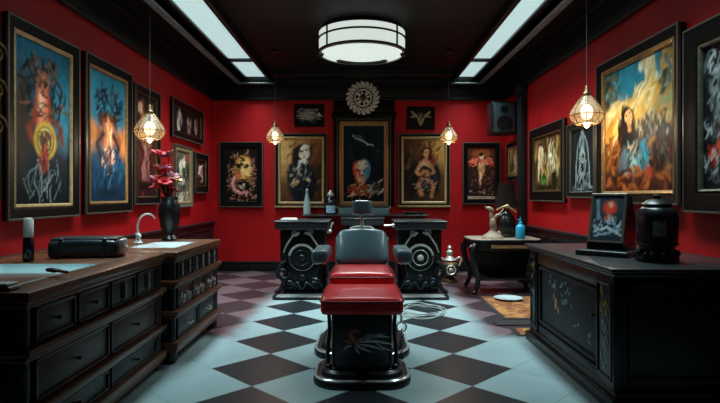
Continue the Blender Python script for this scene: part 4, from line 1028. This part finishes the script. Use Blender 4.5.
# ------------------------------------------------------------------ ornate pedestal stations
def station(label, x0, x1, y0, y1, zt, tap=0):
    cx = (x0 + x1) / 2; w = x1 - x0
    t = thing('pedestal_station', label, 'barber station', (cx, (y0 + y1) / 2, 0), 0, 'black pedestal stations with ornate fronts')
    b = B(); bx(b, x0, x1, y0, y1, zt - .11, zt - .02, .012, k=2); bx(b, x0 - .012, x1 + .012, y0 - .012, y1, zt - .022, zt, .008, k=2); part('top', b, 'top_grey', t, True)
    b = B(); bx(b, x0 + .05, x1 - .05, y0 + .1, y1 - .03, .46, zt - .11, .01); bx(b, x0 + .09, x1 - .09, y0 + .1, y1 - .05, .07, .5, .01); part('body', b, 'black_metal', t, True)
    zc = zt - .46; yf = y0 + .1
    RX = Matrix.Rotation(PI / 2, 4, 'X')
    b = B(); lathe(b, [(.175, -.01), (.175, .02), (.15, .045), (.13, .04), (.09, .05), (.05, .045), (.0001, .05)], 32, (cx, yf, zc), RX); d = part('medallion', b, 'black_metal', t, True)
    b = B(); tube(b, ring_pts((cx, yf - .04, zc), .158, 'y', 36, math.radians(10), math.radians(170), False), .016, 8); tube(b, ring_pts((cx, yf - .03, zc), .158, 'y', 30, math.radians(175), math.radians(365), False), .007, 6); part('silver_ring', b, 'silver', d, True)
    b = B(); tube(b, ring_pts((cx, yf - .05, zc), .095, 'y', 30), .005, 6, True); ball(b, (cx, yf - .055, zc), .04, 12, 8, (1, .5, 1)); part('rosette', b, 'dark_steel' if x0 < 0 else 'silver', d, True)
    for s in (-1, 1):
        b = B()
        tube(b, smooth([(cx + s * .03, yf - .03, zt - .15), (cx + s * .10, yf - .035, zt - .16), (cx + s * .13, yf - .04, zt - .21), (cx + s * .19, yf - .045, zt - .30), (cx + s * .23, yf - .03, zt - .40)], 6), .016, 7, r1=.009)
        tube(b, spiral((cx + s * .09, yf - .03, zt - .15), .045, .012, 1.2, 'y', 16, 0, s), .009, 6)
        part('swag_arm', b, 'silver', t, True)
    for s in (-1, 1):
        b = B()
        X = lambda v: cx + s * v
        tube(b, smooth([(X(.2), yf - .01, .46), (X(.28), yf - .02, .40), (X(.31), yf - .02, .30), (X(.24), yf - .02, .22), (X(.27), yf - .02, .12), (X(.34), yf - .02, .07)], 6), .026, 8)
        tube(b, spiral((X(.235), yf - .03, .32), .075, .02, 1.3, 'y', 22, 0, s), .013, 6)
        tube(b, spiral((X(.16), yf - .03, .18), .07, .02, 1.3, 'y', 22, 2, -s), .013, 6)
        part('scroll_leg', b, 'dark_steel', t, True)
    b = B()
    tube(b, smooth([(cx - .15, yf - .03, .12), (cx - .06, yf - .04, .2), (cx, yf - .04, .11), (cx + .06, yf - .04, .2), (cx + .15, yf - .03, .12)], 6), .014, 6); ball(b, (cx, yf - .03, .26), .04, 10, 8, (1, .6, 1)); part('lower_ornament', b, 'dark_steel', t, True)
    b = B(); loft(b, [([(cx + a, (y0 + y1) / 2 + c) for a, c in rrect(w + .06 - i, y1 - y0 + .1 - i, .06, 5)], z) for i, z in ((0, 0), (0, .035), (.03, .05), (.06, .07))]); part('base_plate', b, 'black_metal', t, True)
    if tap:
        sx = x0 if tap < 0 else x1
        b = B(); ya = y0 + .08
        tube(b, smooth([(sx + tap * -.02, ya, zt - .06), (sx + tap * .04, ya, zt - .055), (sx + tap * .12, ya, zt - .06)] if tap < 0 else [(sx - .02, ya, zt - .14), (sx + .02, ya, zt - .13), (sx + .035, ya, zt - .07), (sx + .06, ya, zt - .02)], 5), .012, 8)
        ball(b, (sx + tap * .02, ya, zt - .06 if tap < 0 else zt - .13), .024); 
        if tap < 0: ball(b, (sx - .12, ya, zt - .06), .018)
        part('chrome_lever', b, 'chrome', t, True)
    return t
station('black pedestal station holding the clear bottle, left behind the barber chair', -1.08, -.42, 6.62, 7.3, .97, 1)
station('black pedestal station right behind the barber chair, next to the silver urn', .41, 1.05, 6.62, 7.3, .97, -1)
station('black pedestal station centred against the back wall, mostly hidden by the barber chair', -.31, .33, 7.95, 8.55, .95)
# white folded cloth on the left station
def cloth():
    t = thing('folded_cloth', 'folded white cloth on the left pedestal station', 'cloth', (-.93, 6.83, .97))
    b = B(); rbox(b, (0, 0, .009), (.2, .13, .016), .007, 2, 2); part('lower_fold', b, 'white', t)
    b = B(); rbox(b, (.01, .0, .023), (.18, .12, .012), .005, 2, 2); part('upper_fold', b, 'white', t)
cloth()
# long shelf on the back wall
b = B(); bx(b, -.98, 1.10, 8.66, YB - .003, .945, .975, .006, k=2)
sh = tag(part('wall_shelf', b, 'top_grey'), 'long thin black shelf along the back wall under the portraits', 'shelf')
for x in (-.8, 0.05, .9):
    b = B(); prism(b, [(YB - .04, .60), (YB - .036, .60), (8.75, .945), (YB - .036, .945)] if False else [(YB - .038, .62), (8.76, .925), (8.76, .945), (YB - .038, .945)], x - .015, x + .015, Matrix(((0, 1, 0, 0), (1, 0, 0, 0), (0, 0, 1, 0), (0, 0, 0, 1)))); part('bracket', b, 'black_metal', sh)
b = B(); bx(b, -.98, 1.10, 8.655, 8.662, .953, .968, .002); part('front_edge_strip', b, 'dark_steel', sh)
def lacquer():
    t = thing('lacquer_box', 'long black box on the wall shelf below the tall centre portrait', 'box', (.03, 8.84, .975))
    b = B(); rbox(b, (0, 0, .06), (.83, .24, .12), .012, 2, 1); part('body', b, 'black_leather', t)
    b = B(); rbox(b, (0, 0, .133), (.85, .26, .03), .01, 2, 1); part('lid', b, 'dark_steel', t)
    b = B(); rbox(b, (0, -.125, .11), (.05, .012, .04), .004); part('clasp', b, 'dark_steel', t)
lacquer()
def tray2():
    t = thing('serving_tray', 'flat black tray on the right end of the wall shelf', 'tray', (.86, 8.86, .975))
    b = B(); loft(b, [(rrect(.30, .2, .03, 4), 0), (rrect(.36, .24, .04, 4), .03), (rrect(.37, .25, .04, 4), .032)]); part('dish', b, 'black_metal', t)
    b = B(); tube(b, [(x, y, .034) for x, y in rrect(.36, .24, .04, 4)], .006, 6, True); part('rim', b, 'dark_steel', t)
tray2()
def clear_bottle():
    t = thing('glass_bottle', 'tall clear tapering glass bottle in front of the white-faced portrait', 'bottle', (-.905, 8.80, .975))
    b = B(); lathe(b, [(.05, 0), (.062, .012), (.06, .14), (.05, .22), (.03, .30), (.02, .36), (.02, .38)], 18); part('body', b, 'clear_glass', t)
    b = B(); lathe(b, [(.012, .005), (.05, .012), (.048, .13), (.04, .2), (.0001, .2)], 16); part('liquid', b, 'ceramic', t)
    b = B(); lathe(b, [(.024, .38), (.026, .39), (.022, .41), (.006, .43)], 12); part('stopper', b, 'silver', t)
clear_bottle()
def dark_bottle():
    t = thing('dark_bottle', 'squat dark bottle with a pale blue label left of the headrest', 'bottle', (-.515, 8.78, .975))
    b = B(); lathe(b, [(.09, 0), (.1, .012), (.1, .2), (.085, .25), (.05, .285), (.045, .31)], 20); part('body', b, 'navy_glass', t)
    b = B(); lathe(b, [(.055, .305), (.06, .32), (.05, .35), (.02, .385), (.012, .40)], 14); part('stopper', b, 'silver', t)
    b = B()
    n = 8; a0, a1 = math.radians(-130), math.radians(-40)
    vs = [[b.verts.new((.1025 * math.cos(a0 + (a1 - a0) * i / n), .1025 * math.sin(a0 + (a1 - a0) * i / n), z)) for i in range(n + 1)] for z in (.03, .15)]
    for i in range(n): b.faces.new((vs[0][i], vs[0][i + 1], vs[1][i + 1], vs[1][i]))
    part('label', b, 'label_blue', t)
dark_bottle()
# ornate silver urn on the floor near the back wall
def urn():
    t = thing('ornate_urn', 'ornate silver urn with a knobbed lid standing on the floor by the right station', 'urn', (1.31, 8.0, 0))
    b = B(); lathe(b, [(.11, 0), (.12, .02), (.08, .05), (.05, .07), (.11, .11), (.145, .19), (.13, .27), (.07, .31)], 20); part('body', b, 'bronze', t)
    b = B(); lathe(b, [(.075, .31), (.085, .325), (.055, .36), (.03, .39), (.05, .42), (.05, .45), (.02, .48), (.03, .51), (.008, .545)], 16); part('lid', b, 'silver', t)
    for s in (-1, 1):
        b = B(); tube(b, smooth([(s * .06, 0, .3), (s * .13, -.02, .36), (s * .17, -.02, .33), (s * .14, -.02, .24)], 6), .016, 7); part('handle', b, 'silver', t)
    b = B(); tube(b, ring_pts((0, -.14, .19), .065, 'y', 20), .012, 6, True); ball(b, (0, -.138, .19), .035, 10, 8, (1, .5, 1)); part('medallion', b, 'silver', t)
urn()

# ------------------------------------------------------------------ corner console table, right
def console():
    x0, x1, y0, y1, zt = 1.40, 2.36, 6.85, 7.6, .72
    cx, cy = (x0 + x1) / 2, (y0 + y1) / 2
    t = thing('console_table', 'dark carved console table with a beige stone top in the far right corner', 'table', (cx, cy, 0))
    def ol(i, r=.16): return [(a + cx, c + cy) for a, c in rrect(x1 - x0 - 2 * i, y1 - y0 - 2 * i, r - i * .5, 6)]
    b = B(); loft(b, [(ol(.025), zt - .05), (ol(0), zt - .035), (ol(0), zt - .012), (ol(.012), zt - .006)]); part('top_rim', b, 'black_metal', t, True)
    b = B(); loft(b, [(ol(.02), zt - .012), (ol(.02), zt - .003), (ol(.024), zt)]); part('stone_top', b, 'stone', t, True)
    b = B(); loft(b, [(ol(.06), zt - .15), (ol(.05), zt - .14), (ol(.045), zt - .05), (ol(.03), zt - .035)]); part('apron', b, 'wood_dark', t, True)
    b = B(); bx(b, cx - .22, cx + .3, y0 + .03, y0 + .055, zt - .115, zt - .07, .01, k=2); part('gilt_band', b, 'pale_gold', t, True)
    for (sx, sy) in ((-1, -1), (1, -1), (-1, 1), (1, 1)):
        X, Y = cx + sx * .42, cy + sy * .29
        b = B(); tube(b, smooth([(X - sx * .02, Y, zt - .06), (X + sx * .03, Y + sy * .02, zt - .16), (X, Y, zt - .34), (X - sx * .05, Y - sy * .03, .2), (X - sx * .01, Y, .05), (X + sx * .02, Y + sy * .01, .025)], 6), .045, 8, r1=.026); part('cabriole_leg', b, 'black_metal', t, True)
    b = B(); bx(b, cx - .36, cx + .36, cy - .24, cy + .24, .17, .20, .01); part('lower_shelf', b, 'wood_dark', t, True)
    b = B(); bx(b, cx - .38, cx + .38, cy + .2, cy + .23, .2, zt - .06, .004); part('back_panel', b, 'wood_dark', t, True)
    b = B(); tube(b, spiral((x0 + .02, y0 + .05, zt - .12), .05, .012, 1.3, 'y', 18, 0, -1), .014, 6); part('scroll', b, 'dark_steel', t, True)
    b = B(); tube(b, spiral((x1 - .02, y0 + .05, zt - .12), .05, .012, 1.3, 'y', 18, 0, 1), .014, 6); part('scroll', b, 'dark_steel', t, True)
console()
def figurine():
    t = thing('figurine', 'pale bird-like figurine on a mound at the console table edge', 'figurine', (1.72, 7.05, .72))
    b = B(); lathe(b, [(.15, 0), (.14, .03), (.1, .055), (.06, .08), (.045, .1)], 18); ball(b, (.08, 0, .06), .04); part('mound', b, 'bone', t)
    b = B(); tube(b, smooth([(0, 0, .08), (.015, 0, .16), (-.005, 0, .25), (-.02, 0, .34), (.0, 0, .38)], 6), .042, 10, r1=.02); ball(b, (.0, -.01, .2), .055, 12, 8, (.8, .8, 1.4)); ball(b, (-.03, -.01, .385), .038, 12, 8, (1.5, .8, .8), Matrix.Rotation(.5, 4, 'Y')); tube(b, [(-.08, -.01, .40), (-.1, -.01, .43)], .016, 6, r1=.004)
    part('body', b, 'bone', t)
    b = B(); tube(b, smooth([(.0, 0, .24), (.05, 0, .30), (.10, 0, .33), (.15, .0, .40)], 6), .026, 8, r1=.006); tube(b, smooth([(.05, 0, .30), (.11, .0, .31), (.17, 0, .35)], 5), .014, 8, r1=.005); part('wing', b, 'bone', t)
figurine()
def lamp():
    t = thing('table_lamp', 'dark table lamp with a brown shade behind the figurine', 'lamp', (1.98, 7.34, .72))
    b = B(); lathe(b, [(.12, 0), (.13, .02), (.09, .05), (.12, .12), (.13, .22), (.08, .32), (.03, .36), (.025, .40)], 20); part('base', b, 'black_metal', t)
    b = B(); lathe(b, [(.16, .40), (.155, .41), (.1, .74), (.095, .74)], 24, cap=False); part('shade', b, 'shade_brown', t)
    b = B(); ball(b, (0, 0, .46), .045); part('bulb', b, 'white', t)
    b = B(); tube(b, smooth([(-.15, -.08, .37), (-.06, -.15, .42), (.02, -.15, .39), (.1, -.12, .34)], 6), .014, 7); ball(b, (-.03, -.15, .42), .03); part('gilt_ornament', b, 'pale_gold', t)
lamp()
def spray():
    t = thing('spray_bottle', 'bright teal plastic bottle with a nozzle on the console table', 'bottle', (2.06, 6.96, .72))
    b = B(); lathe(b, [(.055, 0), (.06, .012), (.06, .15), (.045, .18), (.025, .195)], 18); part('body', b, 'teal_plastic', t)
    b = B(); lathe(b, [(.028, .195), (.028, .215), (.014, .225), (.012, .25), (.006, .29)], 12); tube(b, [(0, 0, .25), (-.04, -.01, .255)], .007, 6); part('nozzle', b, 'teal_plastic', t)
spray()
def plate():
    t = thing('plate', 'pale plate leaning low under the console table', 'plate', (1.80, 6.58, .0082))
    b = B(); lathe(b, [(.08, 0), (.10, .006), (.17, .022), (.175, .026), (.168, .026), (.1, .012), (.0001, .01)], 28); part('dish', b, 'ceramic', t)
    t['label'] = 'pale round plate on the rug under the console table'
plate()
# rugs
def rug(label, x0, x1, y0, y1, rot=0):
    t = thing('rug', label, 'rug', ((x0 + x1) / 2, (y0 + y1) / 2, 0))
    w, d = x1 - x0, y1 - y0
    b = B(); rbox(b, (0, 0, .003), (w, d, .005), .002); part('border', b, 'rug_border', t)
    b = B(); rbox(b, (0, 0, .0055), (w - .09, d - .09, .004), .0015); part('woven_field', b, 'rug', t)
    b = B()
    n = int(w / .03)
    for i in range(n): bx(b, -w / 2 + .01 + i * .03, -w / 2 + .025 + i * .03, -d / 2 - .035, -d / 2, .001, .004, .001)
    part('fringe', b, 'bone', t) if False else b.free()
    t.rotation_euler.z = rot
rug('orange patterned rug with a dark border under the console table', 1.46, 2.34, 5.55, 6.83)
rug('short orange patterned rug beside the far end of the painted sideboard', 1.42, 2.36, 4.88, 5.2)
b = B(); rbox(b, (0, 0, .006), (1.0, .17, .011), .004)  # flat black strip between the two rugs
o = part('black_strip', b, 'rug_border'); o.location = (1.83, 5.38, 0); o.rotation_euler.z = .05; tag(o, 'narrow plain black strip lying between the two orange rugs', 'mat')

# ------------------------------------------------------------------ loudspeaker in the right corner
def speaker():
    t = thing('wall_speaker', 'black loudspeaker box mounted high near the back right corner', 'loudspeaker', (2.215, 8.5, 2.25))
    b = B(); rbox(b, (0, 0, .25), (.38, .36, .5), .012, 2, 1); part('cabinet', b, 'black_metal', t)
    b = B(); rbox(b, (0, -.183, .25), (.33, .012, .45), .005); g = part('grille', b, 'grille_blue', t)
    RX = Matrix.Rotation(PI / 2, 4, 'X')
    b = B(); lathe(b, [(.12, 0), (.125, .01), (.1, .012), (.03, .004), (.0001, .01)], 24, (0, -.188, .16), RX); part('woofer', b, 'dark_steel', g)
    b = B(); lathe(b, [(.055, 0), (.06, .008), (.02, .003), (.0001, .008)], 18, (0, -.188, .38), RX); part('tweeter', b, 'dark_steel', g)
    b = B(); bx(b, .17, .232, -.04, .04, .2, .3, .006); part('wall_bracket', b, 'black_metal', t)
speaker()

# ------------------------------------------------------------------ black painted sideboard, right
def sideboard():
    xf, xb, y0, y1, zt = 1.50, 2.43 - .03, 3.17, 4.80, .853
    t = thing('painted_sideboard', 'black lacquered sideboard with painted flower panels along the right wall', 'sideboard', ((xf + xb) / 2, (y0 + y1) / 2, 0))
    b = B(); bx(b, xf + .05, xb, y0 + .05, y1 - .05, .06, zt - .035, .004); part('carcass', b, 'wood_dark', t, True)
    b = B(); bx(b, xf - .04, xb, y0 - .04, y1 + .03, zt - .028, zt, .01, k=2); bx(b, xf - .01, xb, y0 - .01, y1, zt - .055, zt - .028, .012, k=2); part('top', b, 'top_grey', t, True)
    b = B(); bx(b, xf - .03, xb, y0 - .03, y1 + .02, 0, .075, .006); bx(b, xf + .0, xb, y0, y1, .075, .115, .014, k=2); part('plinth', b, 'black_metal', t, True)
    # front rails and stiles, panel
    b = B(); bx(b, xf + .012, xf + .05, y0 + .26, y1 - .1, zt - .15, zt - .06, .004); part('top_rail', b, 'wood_brown', t, True)
    b = B(); bx(b, xf + .012, xf + .05, y0 + .26, y1 - .1, .115, .18, .004); part('bottom_rail', b, 'wood_dark', t, True)
    for ya, yb, nm in ((y0 + .02, y0 + .26, 'near'), (y1 - .2, y1 - .03, 'far')):
        b = B(); bx(b, xf + .0, xf + .05, ya, yb, .115, zt - .055, .006, k=2)
        for (a0, a1, c0, c1) in ((ya + .02, yb - .02, .16, .18), (ya + .02, yb - .02, zt - .12, zt - .1), (ya + .02, ya + .035, .16, zt - .1), (yb - .035, yb - .02, .16, zt - .1)): bx(b, xf - .008, xf + .01, a0, a1, c0, c1, .004)
        s = part('pilaster', b, 'black_metal', t, True)
        rng = random.Random(5 if nm == 'near' else 6)
        b1, b2 = B(), B()
        yc = (ya + yb) / 2
        for (bq, zs_, cnt) in ((b1, (.22, .52), 13), (b2, (.56, .72), 8)):
            for i in range(cnt if nm == 'near' else cnt // 2):
                z = zs_[0] + (zs_[1] - zs_[0]) * rng.random(); y = yc + rng.uniform(-.05, .05)
                ball(bq, (xf - .001, y, z), .03, 8, 5, (.12, .35, 1), Matrix.Rotation(rng.uniform(-.9, .9), 4, 'X'))
        part('painted_leaves', b1, 'decal_blue', s, True); part('painted_blossom', b2, 'decal_yellow', s, True)
    b = B(); bx(b, xf + .03, xf + .05, y0 + .26, y1 - .2, .18, zt - .15, .004)
    ya, yb, za, zb = y0 + .28, y1 - .22, .2, zt - .17
    for (a0, a1, c0, c1) in ((ya, yb, za, za + .025), (ya, yb, zb - .025, zb), (ya, ya + .025, za, zb), (yb - .025, yb, za, zb)): bx(b, xf + .012, xf + .034, a0, a1, c0, c1, .005)
    d = part('door', b, 'door_paint', t, True)
    rng = random.Random(11)
    b1, b2 = B(), B()
    yc = (ya + yb) / 2
    for i in range(26):
        q = rng.random()
        y = yb - .12 - (yb - ya - .25) * q; z = .66 - .36 * q + rng.uniform(-.07, .07) if i % 3 else .6 + rng.uniform(-.08, .05)
        if i % 3 == 0: y = yc + rng.uniform(-.1, .25)
        ball(b1, (xf + .03, y, z), .026, 8, 5, (.12, .4, 1), Matrix.Rotation(rng.uniform(-1.3, 1.3), 4, 'X'))
    part('painted_sprays', b1, 'decal_blue', d, True)
    ball(b2, (xf + .028, yc + .2, .43), .05, 10, 6, (.1, .6, 1), Matrix.Rotation(.3, 4, 'X')); ball(b2, (xf + .028, yc + .15, .39), .03, 10, 6, (.1, .6, 1)); ball(b2, (xf + .028, yc + .24, .48), .03, 10, 6, (.1, .5, 1))
    part('painted_rose', b2, 'petal_gold', d, True)
    b = B(); lathe(b, [(.006, 0), (.006, .014), (.015, .022), (.012, .032), (.002, .036)], 12, (xf + .032, ya + .06, .5), Matrix.Rotation(-PI / 2, 4, 'Y')); part('door_knob', b, 'bronze', d, True)
    # end panel
    b = B()
    for (a0, a1, c0, c1) in ((xf + .1, xb - .1, .16, .19), (xf + .1, xb - .1, zt - .13, zt - .1), (xf + .1, xf + .13, .16, zt - .1), (xb - .13, xb - .1, .16, zt - .1)): bx(b, a0, a1, y0 + .03, y0 + .055, c0, c1, .005)
    part('end_panel', b, 'wood_dark', t, True)
sideboard()
# tilted display with a figure picture on its stand
def display():
    t = thing('tilted_display', 'black tilted tabletop display showing a red figure on the sideboard', 'display', (1.82, 3.92, .853), 0)
    b = B(); rbox(b, (-.0, -.03, .02), (.36, .34, .04), .012, 2, 1); part('base', b, 'top_grey', t)
    b = B(); rbox(b, (.0, .02, .062), (.27, .26, .05), .012, 2, 1); part('plinth_block', b, 'black_metal', t)
    swap = Matrix(((0, 1, 0, 0), (1, 0, 0, 0), (0, 0, 1, 0), (0, 0, 0, 1)))
    b = B(); prism(b, [(-.09, .085), (.16, .085), (.16, .25), (.06, .44), (.0, .44)], -.125, .125, swap); part('housing', b, 'black_metal', t)
    tilt = math.atan2(.09, .355)
    ms = Matrix.Translation((0, -.054, .265)) @ Matrix.Rotation(-tilt, 4, 'X')
    b = B(); mitre(b, .25, .37, [(0, .004), (0, -.012), (.006, -.016), (.018, -.014), (.02, -.006), (.02, .004)]); b.transform(ms); s = part('bezel', b, 'frame_edge', t)
    ops = [('g', [(0, '#28343a'), (1, '#33434c')]), ('e', .56, .74, .2, .16, 0, '#f04a30', .5), ('e', .58, .82, .1, .07, 0, '#ffb090', .5), ('e', .54, .52, .12, .1, 0, '#d06048', .5), ('s', .5, .35, .5, .2, '#b0c8d4', .45), ('l', [(.1, .2), (.5, .3), (.95, .15)], .03, '#e0f0f4'), ('l', [(.1, .1), (.9, .25)], .03, '#a8c0d0'), ('l', [(.15, .9), (.2, .5)], .04, '#8aa0a8')]
    c = canvas_bm(.215, .335, ops, 31, 0, s, 'picture_panel', .4)
    c.data.transform(ms @ Matrix.Translation((0, -.007, 0)))
    t.rotation_euler.z = math.radians(-44)
display()
def canister():
    t = thing('canister', 'black ridged canister with a pale label right of the tilted display', 'canister', (1.93, 3.5, .853))
    b = B(); lathe(b, [(.125, 0), (.13, .02), (.12, .05), (.105, .06), (.105, .10), (.12, .12), (.125, .30), (.11, .34), (.08, .36)], 24); part('body', b, 'black_metal', t)
    b = B(); lathe(b, [(.085, .36), (.09, .375), (.06, .40), (.02, .41), (.025, .43), (.005, .44)], 20); part('lid', b, 'black_metal', t)
    b = B(); tube(b, ring_pts((0, 0, .115), .121, 'z', 24), .007, 6, True); part('chrome_band', b, 'dark_steel', t)
    b = B()
    for i in range(14): a = 2 * PI * i / 14; ball(b, (.112 * math.cos(a), .112 * math.sin(a), .045 + .012 * (i % 2)), .024, 8, 6)
    part('beaded_foot', b, 'dark_steel', t)
    b = B(); n = 6; a0, a1 = math.radians(-130), math.radians(-95)
    vs = [[b.verts.new((.1265 * math.cos(a0 + (a1 - a0) * i / n), .1265 * math.sin(a0 + (a1 - a0) * i / n), z)) for i in range(n + 1)] for z in (.17, .27)]
    for i in range(n): b.faces.new((vs[0][i], vs[0][i + 1], vs[1][i + 1], vs[1][i]))
    part('label', b, 'label_grey', t)
canister()

# ------------------------------------------------------------------ camera, world, view
cd = bpy.data.cameras.new('camera'); cam = bpy.data.objects.new('camera', cd); COL.objects.link(cam)
cam.location = (0, 0, EYE); cam.rotation_euler = (PI / 2, 0, 0)
cd.sensor_width = 36; cd.lens = 36 * 535 / 720
cd.shift_x = -2 / 720; cd.shift_y = -5.5 / 720
cd.clip_start = .05
SC.camera = cam
w = bpy.data.worlds.new('world'); SC.world = w; w.use_nodes = True
w.node_tree.nodes['Background'].inputs[0].default_value = (.02, .025, .03, 1)
w.node_tree.nodes['Background'].inputs[1].default_value = .3
vs = SC.view_settings
vs.view_transform = 'Standard'; vs.look = 'None'; vs.gamma = 1; vs.exposure = 0.0; vs.use_curve_mapping = False
